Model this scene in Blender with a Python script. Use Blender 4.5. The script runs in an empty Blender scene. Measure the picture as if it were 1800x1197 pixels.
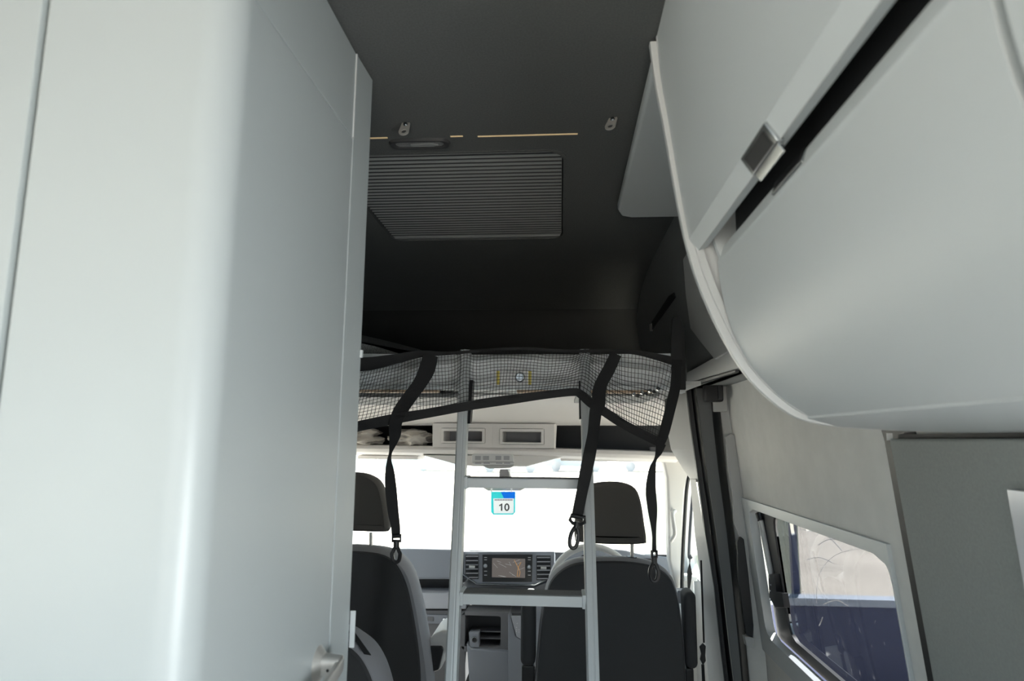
import bpy, bmesh, math, random
from mathutils import Vector, Matrix, noise
random.seed(7)
sc = bpy.context.scene
H = 1.5                      # camera height above the van floor; helper z values are relative to it
# ---------------------------------------------------------------- camera
F = 1144.0
dY = Vector((85, -174, F)).normalized()
dZ = Vector((60, 7524, F)); dZ = (dZ - dY * dZ.dot(dY)).normalized()
dX = dY.cross(dZ)
if dX.x < 0: dX = -dX
cam_d = bpy.data.cameras.new('camera'); cam = bpy.data.objects.new('camera', cam_d)
sc.collection.objects.link(cam); sc.camera = cam
cam_d.sensor_width = 36; cam_d.lens = F / 1800 * 36
cam_d.clip_start = 0.02; cam_d.clip_end = 500
right = Vector((dX[0], dY[0], dZ[0])); up = Vector((dX[1], dY[1], dZ[1])); fwd = Vector((dX[2], dY[2], dZ[2]))
m = Matrix((( right.x, up.x, -fwd.x, 0), (right.y, up.y, -fwd.y, 0), (right.z, up.z, -fwd.z, H), (0, 0, 0, 1)))
cam.matrix_world = m
cam_d.dof.use_dof = True; cam_d.dof.focus_distance = 2.1; cam_d.dof.aperture_fstop = 5.6
# ---------------------------------------------------------------- world, sun, daylight, added fill lamps
w = bpy.data.worlds.new('sky'); sc.world = w; w.use_nodes = True
bg = w.node_tree.nodes['Background']; bg.inputs[0].default_value = (0.68, 0.86, 1.0, 1); bg.inputs[1].default_value = 1.35
sun_d = bpy.data.lights.new('sun', 'SUN'); sun_d.energy = 20; sun_d.angle = 0.01; sun_d.color = (1, .96, .9)
sun = bpy.data.objects.new('sun', sun_d); sc.collection.objects.link(sun)
sun.rotation_euler = Vector((-0.30, -0.62, -0.85)).to_track_quat('-Z', 'Y').to_euler()
def area(name, loc, d, sx, sy, e, col):
    l = bpy.data.lights.new(name, 'AREA'); l.shape = 'RECTANGLE'; l.size = sx; l.size_y = sy; l.energy = e; l.color = col
    o = bpy.data.objects.new(name, l); sc.collection.objects.link(o); o.location = loc
    o.rotation_euler = Vector(d).to_track_quat('-Z', 'Z').to_euler(); return o
area('daylight_rear_doors', (-0.28, -1.5, 1.25), (0, 1, 0), 1.5, 1.7, .4, (.86, .95, 1.0))
area('daylight_rear_left_window', (-1.30, -.45, 1.38), (1, 0, 0), 1.0, .62, 1, (.86, .95, 1.0))  # lamp added behind the camera to brighten the locker and right wall
area('daylight_rear_right_window', (.80, -.42, 1.16), (-1, 0, 0), .75, .44, 23, (.86, .95, 1.0))  # lamp added behind the camera to brighten the cabinet's side face
vs = sc.view_settings; vs.view_transform = 'Standard'; vs.look = 'None'; vs.exposure = 0.75; vs.gamma = 1; vs.use_curve_mapping = False

# ---------------------------------------------------------------- helpers
def ray(px, py):
    c = Vector((px - 900, -(py - 598.5), F)); return Vector((c.dot(dX), c.dot(dY), c.dot(dZ)))
def at(px, py, Y=None, X=None, Z=None):
    r = ray(px, py); t = X / r.x if X is not None else (Y / r.y if Y is not None else Z / r.z)
    return r * t
WP = [(-1.6, .78), (-.7, .69), (0, .62), (.10, .60), (.16, .53), (.25, .46), (.45, .38), (.62, .34), (.7, .33)]
def Wx(z):
    for (a, x), (b, y) in zip(WP, WP[1:]):
        if z <= b: return x + (y - x) * (z - a) / (b - a)
    return WP[-1][1]
def atW(px, py, off=0.0):
    r = ray(px, py); lo, hi = .3, 8.0; r = r / r.y
    for _ in range(50):
        mid = (lo + hi) / 2; p = r * mid
        if p.x < Wx(p.z) - off: lo = mid
        else: hi = mid
    return r * lo
class MB:
    def __init__(s): s.v = []; s.f = []
    def add(s, vs_, fs):
        n = len(s.v); s.v += [Vector(v) for v in vs_]; s.f += [tuple(n + i for i in f) for f in fs]; return s
    def box(s, x0, y0, z0, x1, y1, z1):
        v = [(x, y, z) for z in (z0, z1) for y in (y0, y1) for x in (x0, x1)]
        return s.add(v, [(0, 2, 3, 1), (4, 5, 7, 6), (0, 1, 5, 4), (2, 6, 7, 3), (0, 4, 6, 2), (1, 3, 7, 5)])
    def prism(s, pts, vec):
        pts = [Vector(p) for p in pts]; n = len(pts); vec = Vector(vec)
        return s.add(pts + [p + vec for p in pts], [tuple(range(n)), tuple(range(2 * n - 1, n - 1, -1))] + [(i, i + n, (i + 1) % n + n, (i + 1) % n) for i in range(n)])
    def loft(s, rings, cap=True, closed=True):
        n = len(rings[0]); vs_ = [p for r in rings for p in r]; fs = []
        for k in range(len(rings) - 1):
            for i in range(n if closed else n - 1):
                fs.append((k * n + i, k * n + (i + 1) % n, (k + 1) * n + (i + 1) % n, (k + 1) * n + i))
        if cap: fs += [tuple(range(n - 1, -1, -1)), tuple(range((len(rings) - 1) * n, len(rings) * n))]
        return s.add(vs_, fs)
    def tube(s, path, r, n=8, closed=False, sx=1.0):
        path = [Vector(p) for p in path]; rings = []; L = len(path); pn = None
        for i, p in enumerate(path):
            a = path[(i - 1) % L] if (closed or i > 0) else p; b = path[(i + 1) % L] if (closed or i < L - 1) else p
            t = (b - a).normalized()
            if pn is None: pn = t.orthogonal().normalized()
            pn = (pn - t * pn.dot(t)).normalized(); bn = t.cross(pn)
            rr = r[i] if isinstance(r, (list, tuple)) else r
            rings.append([p + (pn * math.cos(q * 2 * math.pi / n) + bn * math.sin(q * 2 * math.pi / n)) * rr for q in range(n)])
        if closed: rings.append(rings[0])
        return s.loft(rings, cap=not closed)
    def disc(s, c, ax, r0, r1, h, n=24):
        c = Vector(c); ax = Vector(ax).normalized(); u = ax.orthogonal().normalized(); v = ax.cross(u)
        R = lambda r, d: [c + ax * d + (u * math.cos(i * 2 * math.pi / n) + v * math.sin(i * 2 * math.pi / n)) * r for i in range(n)]
        return s.loft([R(r0, 0), R(r1, h)])
    def shell(s, rows, off):          # a grid of points thickened by off (vector)
        off = Vector(off); a = [[Vector(p) for p in r] for r in rows]; R = len(a); N = len(a[0])
        vs_ = [p for r in a for p in r] + [p + off for r in a for p in r]; fs = []; M = R * N
        for i in range(R - 1):
            for j in range(N - 1):
                q = (i * N + j, i * N + j + 1, (i + 1) * N + j + 1, (i + 1) * N + j); fs.append(q); fs.append(tuple(M + k for k in q[::-1]))
        rim = [j for j in range(N)] + [i * N + N - 1 for i in range(1, R)] + [(R - 1) * N + j for j in range(N - 2, -1, -1)] + [i * N for i in range(R - 2, 0, -1)]
        for i in range(len(rim)):
            a_, b_ = rim[i], rim[(i + 1) % len(rim)]; fs.append((a_, a_ + M, b_ + M, b_))
        return s.add(vs_, fs)
    def ringsheet(s, o, i, r, fn, off, N=64):   # sheet with a rounded-rectangle hole; fn maps (a,b) to a point
        off = Vector(off); out = []; inn = []; k4 = N // 4
        for k in range(N):
            q, t = divmod(k, k4); t /= k4
            fa, fb = [(t, 0), (1, t), (1 - t, 1), (0, 1 - t)][q]
            out.append((o[0] + (o[1] - o[0]) * fa, o[2] + (o[3] - o[2]) * fb)); inn.append(rr_clamp(i[0] + (i[1] - i[0]) * fa, i[2] + (i[3] - i[2]) * fb, i, r))
        A = [fn(*p) for p in out]; B = [fn(*p) for p in inn]
        return s.loft([A, B, [p + off for p in B], [p + off for p in A], A], cap=False)
    def build(s, name, mat, parent=None, bevel=0, seg=2, smooth=40, sub=0):
        base = Vector((0, 0, 0))
        if parent is not None:
            p = parent
            while p.parent: p = p.parent
            base = Vector(p['_b'])
        elif True:
            xs = [v.x for v in s.v]; ys = [v.y for v in s.v]; zs = [v.z for v in s.v]
            base = Vector(((min(xs) + max(xs)) / 2, (min(ys) + max(ys)) / 2, min(zs)))
        bm = bmesh.new(); vv = [bm.verts.new(v - base) for v in s.v]
        for f in s.f:
            try: bm.faces.new([vv[i] for i in f])
            except ValueError: pass
        bmesh.ops.remove_doubles(bm, verts=bm.verts, dist=1e-6)
        bmesh.ops.recalc_face_normals(bm, faces=bm.faces)
        if bevel:
            es = [e for e in bm.edges if len(e.link_faces) == 2 and e.calc_face_angle(0) > math.radians(35)]
            bmesh.ops.bevel(bm, geom=es, offset=bevel, segments=seg, profile=.5, affect='EDGES', clamp_overlap=True)
        for f in bm.faces: f.smooth = True
        for e in bm.edges: e.smooth = not (len(e.link_faces) == 2 and e.calc_face_angle(0) > math.radians(smooth))
        me = bpy.data.meshes.new(name); bm.to_mesh(me); bm.free(); me.materials.append(mat)
        o = bpy.data.objects.new(name, me); sc.collection.objects.link(o)
        if parent is None: o['_b'] = tuple(base); o.location = base + Vector((0, 0, H))
        else: o.parent = parent
        if bevel: wn = o.modifiers.new('wn', 'WEIGHTED_NORMAL'); wn.keep_sharp = True; wn.weight = 80
        if sub: md = o.modifiers.new('sub', 'SUBSURF'); md.levels = md.render_levels = sub
        return o
def rr_clamp(a, b, i, r):
    ca = min(max(a, i[0] + r), i[1] - r); cb = min(max(b, i[2] + r), i[3] - r); d = Vector((a - ca, b - cb))
    if abs(a - ca) > 1e-9 and abs(b - cb) > 1e-9: d = d.normalized() * r
    return ca + d.x, cb + d.y
def rrect(a0, a1, b0, b1, r, n=6):
    out = []
    for k, (ca, cb) in enumerate([(a1 - r, b1 - r), (a0 + r, b1 - r), (a0 + r, b0 + r), (a1 - r, b0 + r)]):
        for i in range(n + 1):
            t = math.pi / 2 * (k + i / n); out.append((ca + r * math.cos(t), cb + r * math.sin(t)))
    return out
def thing(name, label, cat, base, group=None):
    o = bpy.data.objects.new(name, None); sc.collection.objects.link(o); o.empty_display_size = .05
    o['_b'] = tuple(base); o.location = Vector(base) + Vector((0, 0, H)); return tag(o, label, cat, group)
def tag(o, label, cat, group=None):
    o['label'] = label; o['category'] = cat
    if group: o['group'] = group
    return o
def struct(name, mb, mat, label=None, **k):
    o = mb.build(name, mat, **k); o['kind'] = 'structure'
    if label: o['label'] = label
    return o
def pb(px0, py0, px1, py1, Y, d):     # box whose front face spans these sight lines on the plane Y, d deep
    a = at(px0, py0, Y=Y); b = at(px1, py1, Y=Y); return MB().box(a.x, Y, b.z, b.x, Y + d, a.z)
def pp(pts, Y, d, s=0):
    return MB().prism([at(p[0], p[1], Y=(p[2] if len(p) > 2 else Y)) for p in pts], (0, d, -s * d))
def lerp(tab, x):
    if x <= tab[0][0]: return tab[0][1]
    for (a, p), (b, q) in zip(tab, tab[1:]):
        if x <= b: return p + (q - p) * (x - a) / (b - a)
    return tab[-1][1]
def smoothpath(pts, n=6, closed=False):
    pts = [Vector(p) for p in pts]; out = []; L = len(pts)
    for i in range(L if closed else L - 1):
        g = (lambda k: pts[k % L]) if closed else (lambda k: pts[min(max(k, 0), L - 1)])
        p0, p1, p2, p3 = g(i - 1), g(i), g(i + 1), g(i + 2)
        for k in range(n):
            t = k / n
            out.append(.5 * ((2 * p1) + (p2 - p0) * t + (2 * p0 - 5 * p1 + 4 * p2 - p3) * t * t + (3 * p1 - p0 - 3 * p2 + p3) * t ** 3))
    if not closed: out.append(pts[-1])
    return out

# ---------------------------------------------------------------- materials
def mat(name, col, rough=.5, metal=0, bump=0, bscale=300, var=0, vscale=5, coat=0, emis=None, es=0, spec=.5):
    m_ = bpy.data.materials.new(name); m_.use_nodes = True; nt = m_.node_tree; b = nt.nodes['Principled BSDF']
    b.inputs['Base Color'].default_value = (*col, 1); b.inputs['Roughness'].default_value = rough; b.inputs['Metallic'].default_value = metal
    b.inputs['Specular IOR Level'].default_value = spec
    b.inputs['Coat Weight'].default_value = coat
    tc = nt.nodes.new('ShaderNodeTexCoord')
    if var:
        n = nt.nodes.new('ShaderNodeTexNoise'); n.inputs['Scale'].default_value = vscale; n.inputs['Detail'].default_value = 5
        nt.links.new(tc.outputs['Object'], n.inputs['Vector'])
        r = nt.nodes.new('ShaderNodeValToRGB'); r.color_ramp.elements[0].position = .3; r.color_ramp.elements[1].position = .7
        r.color_ramp.elements[0].color = (*[c * (1 - var) for c in col], 1); r.color_ramp.elements[1].color = (*[min(1, c * (1 + var)) for c in col], 1)
        nt.links.new(n.outputs['Fac'], r.inputs['Fac']); nt.links.new(r.outputs['Color'], b.inputs['Base Color'])
    if bump:
        n = nt.nodes.new('ShaderNodeTexNoise'); n.inputs['Scale'].default_value = bscale; n.inputs['Detail'].default_value = 3
        nt.links.new(tc.outputs['Object'], n.inputs['Vector'])
        bp = nt.nodes.new('ShaderNodeBump'); bp.inputs['Strength'].default_value = bump; bp.inputs['Distance'].default_value = .002
        nt.links.new(n.outputs['Fac'], bp.inputs['Height']); nt.links.new(bp.outputs['Normal'], b.inputs['Normal'])
    if emis: b.inputs['Emission Color'].default_value = (*emis, 1); b.inputs['Emission Strength'].default_value = es
    return m_
def glass(name, col, refl=.08):
    m_ = bpy.data.materials.new(name); m_.use_nodes = True; nt = m_.node_tree; nt.nodes.remove(nt.nodes['Principled BSDF'])
    t = nt.nodes.new('ShaderNodeBsdfTransparent'); t.inputs[0].default_value = (*col, 1)
    g = nt.nodes.new('ShaderNodeBsdfGlossy'); g.inputs['Roughness'].default_value = .03; g.inputs['Color'].default_value = (1, 1, 1, 1)
    lw = nt.nodes.new('ShaderNodeLayerWeight'); lw.inputs[0].default_value = .5
    pw = nt.nodes.new('ShaderNodeMath'); pw.operation = 'POWER'; pw.inputs[1].default_value = 5; nt.links.new(lw.outputs['Facing'], pw.inputs[0])
    fr = nt.nodes.new('ShaderNodeMath'); fr.operation = 'MULTIPLY_ADD'; fr.inputs[1].default_value = .9; fr.inputs[2].default_value = refl / 2; nt.links.new(pw.outputs[0], fr.inputs[0])
    mx = nt.nodes.new('ShaderNodeMixShader'); nt.links.new(fr.outputs[0], mx.inputs[0])
    nt.links.new(t.outputs[0], mx.inputs[1]); nt.links.new(g.outputs[0], mx.inputs[2]); nt.links.new(mx.outputs[0], nt.nodes['Material Output'].inputs[0])
    return m_
M = dict(
    lam=mat('grey_laminate', (.455, .49, .495), .38, bump=.03, bscale=900, var=.02, vscale=2),
    lam2=mat('grey_laminate_locker', (.61, .64, .65), .42, bump=.03, bscale=900),
    edge=mat('pale_edge_band', (.66, .67, .67), .35),
    carpet=mat('charcoal_headliner_felt', (.13, .134, .132), .95, bump=.6, bscale=900, var=.12, vscale=300, spec=.2),
    nose=mat('black_nose_felt', (.085, .087, .086), .95, bump=.6, bscale=900, spec=.1),  # ceiling felt made darker; shade at the nose is put into the colour
    wallf=mat('grey_wall_lining', (.78, .78, .76), .8, bump=.15, bscale=500, var=.04, vscale=14),
    panelf=mat('speckled_grey_board', (.30, .32, .31), .75, bump=.3, bscale=900, var=.06, vscale=220),
    trim=mat('pale_grey_plastic', (.55, .55, .54), .5, bump=.05, bscale=600),
    trimmid=mat('mid_grey_plastic', (.24, .25, .25), .55, bump=.05, bscale=600),
    headliner=mat('pale_headliner', (.86, .83, .81), .8, bump=.1, bscale=500),
    cabwhite=mat('cab_side_trim', (.70, .69, .67), .6),
    rubber=mat('black_rubber', (.015, .016, .018), .5),
    black=mat('black_plastic', (.02, .02, .022), .4),
    web=mat('black_webbing', (.016, .016, .017), .75, bump=.4, bscale=700),
    alu=mat('brushed_aluminium', (.66, .69, .70), .5, metal=.2, bump=.03, bscale=900),
    steel=mat('satin_nickel', (.62, .60, .57), .38, metal=.55),
    chrome=mat('chrome', (.45, .47, .48), .18, metal=1),
    grip=mat('grey_grip_tape', (.26, .26, .26), .95, bump=.9, bscale=900, var=.35, vscale=700),
    seat=mat('charcoal_seat_back', (.07, .07, .073), .85, bump=.25, bscale=700),
    seatside=mat('grey_seat_fabric', (.36, .36, .38), .85, bump=.25, bscale=500),
    dash=mat('slate_dashboard', (.26, .275, .31), .6, bump=.12, bscale=700),
    dashl=mat('light_slate_trim', (.42, .43, .47), .5),
    dashd=mat('dark_grey_console', (.16, .16, .17), .6, bump=.1, bscale=700),
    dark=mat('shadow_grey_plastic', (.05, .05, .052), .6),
    blind=mat('pleated_blind_fabric', (.33, .34, .33), .8),
    wood=mat('pale_wood_slat', (.62, .46, .32), .6, var=.15, vscale=25),
    silver=mat('silver_foil_skirt', (.86, .88, .89), .4),
    yellow=mat('yellow_sticker', (.75, .62, .12), .5), white=mat('white_plastic', (.8, .8, .8), .4),
    cloth=mat('beige_curtain_cloth', (.62, .58, .53), .85, bump=.3, bscale=300),
    matt=mat('dark_speckled_fabric', (.13, .135, .135), .95, bump=.6, bscale=500, var=.5, vscale=260),
    cush=mat('speckled_cushion_fabric', (.30, .31, .31), .95, bump=.6, bscale=500, var=.5, vscale=260),
    hrest=mat('dark_taupe_headrest_fabric', (.105, .098, .09), .85, bump=.25, bscale=700),  # flare over the headrests is put into this lighter brown
    floor=mat('pale_grey_vinyl_floor', (.30, .295, .285), .6, var=.1, vscale=30),
    ground=mat('sandy_ground', (.64, .57, .49), .95, var=.12, vscale=.5),
    navy=mat('navy_sheet_metal', (.05, .07, .16), .35), paleblue=mat('pale_blue_rail', (.42, .48, .58), .5),
    concrete=mat('pale_green_concrete', (.62, .66, .55), .9, var=.06, vscale=2),
    led=mat('warm_led_diffuser', (.5, .4, .25), .6, emis=(1, .72, .38), es=.16),  # glowing colour imitating a streak of light, not a lamp
    cyan=mat('cyan_card', (.16, .78, .80), .5), blue=mat('blue_card', (.03, .36, .85), .5), cardw=mat('white_card', (.9, .9, .9), .5),
    ink=mat('dark_grey_ink', (.06, .06, .06), .6), inkl=mat('pale_grey_ink', (.35, .33, .4), .6), ink_w=mat('white_marking', (.7, .7, .72), .5),
    screen=mat('map_display', (.10, .09, .085), .25, emis=(.30, .26, .24), es=.18), route=mat('orange_route_line', (.5, .25, .08), .5, emis=(.6, .36, .15), es=.15),
    road=mat('grey_map_line', (.4, .4, .4), .5, emis=(.5, .5, .5), es=.2),
    glass=glass('clear_windscreen_glass', (.93, .96, .95)), tint=glass('tinted_acrylic_glass', (.36, .37, .385)),
    scratch=mat('white_scuff', (.85, .85, .85), .7),
    carw=mat('white_car_paint', (.75, .77, .8), .3), carg=mat('grey_car_paint', (.3, .34, .38), .3), carb=mat('blue_grey_car_paint', (.25, .33, .4), .3),
    teal=mat('teal_fence_paint', (.5, .68, .68), .5), poster=mat('silver_glossy_sheet', (.75, .77, .8), .15, metal=.3),
)
for k in ('cyan', 'blue', 'cardw', 'scratch'):
    m_ = M[k]; nt = m_.node_tree; b = nt.nodes['Principled BSDF']; tr = nt.nodes.new('ShaderNodeBsdfTranslucent'); tr.inputs[0].default_value = b.inputs[0].default_value
    mx = nt.nodes.new('ShaderNodeMixShader'); mx.inputs[0].default_value = .65; nt.links.new(b.outputs[0], mx.inputs[1]); nt.links.new(tr.outputs[0], mx.inputs[2]); nt.links.new(mx.outputs[0], nt.nodes['Material Output'].inputs[0])
# ================================================================= SETTING
# floor, roof, walls
struct('floor', MB().box(-1.22, -1.6, -1.56, .82, 4.0, -1.5), M['floor'])
g = MB().box(-90, -60, -2.14, 90, 150, -2.1); struct('ground', g, M['ground'], 'sandy bright ground outside the van')
CZ = .65
c = MB()
SK = (-.556, .013, 1.40, 2.06)
f = lambda a, b: Vector((a, b, CZ))
c.ringsheet((-.62, .08, 1.33, 2.13), SK, .05, f, (0, 0, .03))
for bx in [(-1.2, -1.6, .62, 1.33), (-1.2, 1.33, -.62, 2.13), (.08, 1.33, .62, 2.13), (-1.2, 2.13, .62, 2.3)]:
    c.box(bx[0], bx[1], CZ, bx[2], bx[3], CZ + .03)
for sx, x0 in ((1, -1.2), (-1, .62)): pass
struct('ceiling', c, M['carpet'])
prof = [(2.3, .65), (2.5, .643), (2.7, .622), (2.86, .592), (2.9, .582)]
c = MB(); c.shell([[(x, y, z) for y, z in prof] for x in (-1.2, .8)], (0, 0, .05)); struct('trim_1', c, M['carpet'], 'black felt lining sloping down over the bed')
prof = [(2.905, .590), (3.0, .56), (3.1, .48), (3.2, .30), (3.27, .13), (3.5, .11)]
c = MB(); c.shell([[(x, y, z) for y, z in prof] for x in (-1.2, .8)], (0, .05, .05)); struct('trim_2', c, M['nose'], 'black felt nose wall in front of the bed', bevel=.003)
struct('roof_shell', MB().box(-1.25, -1.6, .72, .85, 3.0, .76), M['trim'], 'outer roof skin')
c = MB().ringsheet((-1.6, .55, -1.5, .72), (-.95, .05, -.43, .20), .06, lambda a, b: Vector((-1.25, a, b)), (.05, 0, 0)); c.box(-1.25, .55, -1.5, -1.2, 2.55, .72); struct('wall_left', c, M['wallf'])
struct('window_5', MB().box(-1.235, -.96, -.44, -1.23, .06, .21), M['glass'])  # unseen rear window, added for the left fill lamp
c = MB().ringsheet((2.55, 4.0, -1.5, .72), (2.75, 3.7, -.60, -.08), .06, lambda a, b: Vector((-1.25, a, b)), (.05, 0, 0)); struct('wall_cab_left', c, M['cabwhite'])
struct('window_3', MB().box(-1.235, 2.74, -.61, -1.23, 3.71, -.07), M['glass'])
# right wall with window hole
WIN = (1.36, 2.37, -.67, -.20)
wf = lambda a, b: Vector((Wx(b), a, b))
c = MB(); c.ringsheet((1.30, 2.45, -.76, -.1), WIN, .05, wf, (.03, 0, 0))
zs = [-1.5, -.76]; c.shell([[wf(y, z) for z in zs] for y in (-1.6, 2.45)], (.03, 0, 0))
c.shell([[wf(y, z) for z in (-.76, -.1)] for y in (-1.6, -1.0)], (.03, 0, 0)); c.shell([[wf(y, z) for z in (-.76, -.1)] for y in (0.0, 1.285)], (.03, 0, 0)); c.ringsheet((-1.0, 0.0, -.76, -.1), (-.95, -.05, -.57, -.12), .05, wf, (.03, 0, 0))  # unseen rear window hole, added for the right fill lamp
c.shell([[wf(y, z) for z in (-.1, 0, .09, .195)] for y in (-1.6, 1.285)], (.03, 0, 0))
c.shell([[Vector((.62 - .1 * z, y, z)) for z in (-.1, .0, .195)] for y in (1.30, 2.45)], (.03, 0, 0))
struct('wall_right', c, M['wallf'])
c = MB(); c.shell([[wf(y, z) for z in (.195, .22, .25, .35, .45, .55, .62, .68)] for y in (-1.6, 3.3)], (.03, 0, .0)); c.shell([[Vector((x, y, .195)) for x in (Wx(.195), .70)] for y in (-1.6, 3.3)], (0, 0, .02))
struct('wall_right_upper', c, M['trimmid'], 'grey curved lining of the upper right wall')
# right wall behind recess and cab side
c = MB().ringsheet((2.45, 4.0, -1.5, .12), (2.72, 3.62, -.66, -.085), .08, lambda a, b: Vector((.66, a, b)), (.05, 0, 0), N=96); struct('wall_cab_right', c, M['cabwhite'])
struct('window_4', MB().box(.68, 2.71, -.67, .685, 3.63, -.08), M['glass'])
struct('wall_right_backing', MB().box(.70, 1.28, -1.5, .72, 1.315, .1), M['rubber'])
c = MB().ringsheet((-1.2, .8, -1.5, .72), (-.80, .45, -.60, .42), .12, lambda a, b: Vector((a, -1.62, b)), (0, .05, 0)); struct('wall_rear', c, M['cabwhite'])  # unseen wall, opening narrowed to hold light off the left cabinet
# ------- windscreen, header
hd = MB(); hd.box(-1.2, 3.36, -.085, .70, 3.56, .11); struct('trim_3', hd, M['dark'], 'dark back of the overhead shelf')
gl = MB(); gl.prism([(-1.15, 3.5, -.07), (.64, 3.5, -.07), (.64, 4.02, -.66), (-1.15, 4.02, -.66)], (0, .006, .003)); struct('window_1', gl, M['glass'], 'windscreen of the cab')
bk = MB().box(-1.2, 4.0, -1.5, .72, 4.04, -.66); struct('wall_front', bk, M['dark'])
# cab headliner: curved sheet from under the bed to the shelf
rows = []
for px in (560, 620, 760, 900, 1040, 1120, 1168):
    rows.append([at(px, y, Y=Y) for y, Y in ((694, 2.35), (704, 2.62), (716, 2.75), (728, 2.86), (738, 2.94), (744, 2.97), (748, 3.0))])
for r in rows[:1]:
    for p in r: p.x = -1.18
c = MB().shell(rows, (0, .03, .02)); struct('trim_4', c, M['headliner'], 'white curved cab headliner under the bed')
# shelf + windscreen header lip
sh = MB(); z0 = at(900, 790, Y=3.0).z; z1 = at(900, 806, Y=3.02).z
zz = [(2.985, z0 + .004), (2.97, z0 - .012), (2.985, z0 - .028), (3.05, z1), (3.38, z1 - .012), (3.38, z0 + .004)]
sh.loft([[Vector((x, y, z + dz)) for y, z in zz] for x, dz in ((-1.18, .012), (-.2, .006), (.35, -.006), (.525, -.012))]); struct('trim_5', sh, M['headliner'], 'pale shelf edge above the windscreen', bevel=.004)
c = pp([(740, 800), (775, 809), (800, 816), (835, 820), (925, 820), (945, 815), (975, 807), (1000, 800)], 3.0, .25); struct('trim_6', c, M['headliner'], 'rounded hump of the header around the cab lamp', bevel=.006)
# sun-side visors folded up under the shelf
for k, (a, b, lb) in enumerate([((628, 800), (735, 808), 'pale folded sun visor on the passenger side'), ((985, 803), (1160, 812), 'pale folded sun visor on the driver side')]):
    mbv = pb(a[0], a[1], b[0], b[1], 3.06, .16); tag(mbv.build('sun_visor', M['headliner'], bevel=.006), lb, 'visor', None)

# right-hand pillar strips at the sliding door
def strip(L, R, Y0, Y1, d, mt, nm, lb, bev=.003):
    ys = sorted(set([p[1] for p in L] + [p[1] for p in R])); l = [(y, x) for x, y in L]; r = [(y, x) for x, y in R]
    rl = [[at(lerp(l, y), y, Y=Y0), at(lerp(r, y), y, Y=Y1)] for y in ys]
    mb = MB().shell(rl, (0.004, d, 0)); return struct(nm, mb, mt, lb, bevel=bev)
L0 = [(1181, 690), (1170, 740), (1180, 790), (1203, 828), (1218, 848)]; R0 = [(1207, 676), (1213, 740), (1222, 813), (1226, 848)]
strip(L0, R0, 2.62, 2.50, .03, M['trim'], 'trim_7', 'pale curved trim of the door pillar, upper piece', .006)
strip([(1214, 842), (1222, 940), (1230, 1000), (1238, 1100), (1246, 1197), (1262, 1400)], [(1223, 842), (1241, 950), (1257, 1040), (1268, 1150), (1274, 1197), (1290, 1400)], 2.58, 2.49, .03, M['trim'], 'trim_8', 'pale curved trim of the door pillar, lower piece', .006)
S1L = [(1206, 674), (1213, 740), (1223, 813), (1240, 940), (1256, 1034), (1268, 1150), (1274, 1197), (1290, 1400)]
S1R = [(1222, 674), (1230, 740), (1240, 813), (1259, 940), (1270, 1034), (1283, 1150), (1289, 1197), (1307, 1400)]
S2R = [(1250, 668), (1256, 740), (1266, 830), (1281, 940), (1291, 1034), (1303, 1150), (1307, 1197), (1330, 1400)]
S3R = [(1261, 664), (1268, 740), (1277, 830), (1291, 940), (1303, 1034), (1313, 1150), (1317, 1197), (1340, 1400)]
strip(S1L, [((a + b) / 2, y) for (a, y), (b, _) in zip(S1L, S1R)], 2.47, 2.465, .04, M['rubber'], 'trim_9', 'black rubber door seal, outer lip')
strip([((a + b) / 2 + 1.0, y) for (a, y), (b, _) in zip(S1L, S1R)], S1R, 2.47, 2.45, .04, M['rubber'], 'trim_10', 'black rubber door seal, inner lip')
strip(S1R, S2R, 2.50, 2.50, .03, M['trimmid'], 'trim_11', 'grey pillar face between the two black door seals')
strip(S2R, S3R, 2.46, 2.42, .05, M['rubber'], 'trim_12', 'second black rubber door seal')
S4R = [(1300, 655), (1300, 740), (1300, 830), (1306, 876), (1322, 940), (1334, 1034), (1346, 1150), (1350, 1197), (1375, 1400)]
strip(S3R, S4R, 2.44, 2.40, .03, M['wallf'], 'trim_13', 'grey lining between door seal and side window')
# pale rounded panel + dark slot on that lining
c = pp([(1276, 768), (1284, 762), (1296, 766), (1304, 790), (1311, 845), (1314, 880), (1318, 1000), (1326, 1120), (1318, 1120), (1308, 1000), (1300, 945), (1290, 918), (1288, 870), (1279, 815)], 2.395, .015)
struct('trim_14', c, M['trim'], 'pale rounded door cover beside the side window', bevel=.003)
c = pp([(1296, 952), (1302, 943), (1308, 948), (1316, 1010), (1325, 1100), (1324, 1121), (1312, 1116), (1306, 1080), (1298, 1010)], 2.385, .02)
struct('trim_15', c, M['rubber'], 'black recessed door slot beside the side window', bevel=.003)
struct('trim_16', pp([(1309, 1119), (1326, 1121), (1328, 1140), (1312, 1136)], 2.38, .03), M['trim'], 'pale cup below the black door slot', bevel=.003)
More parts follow.
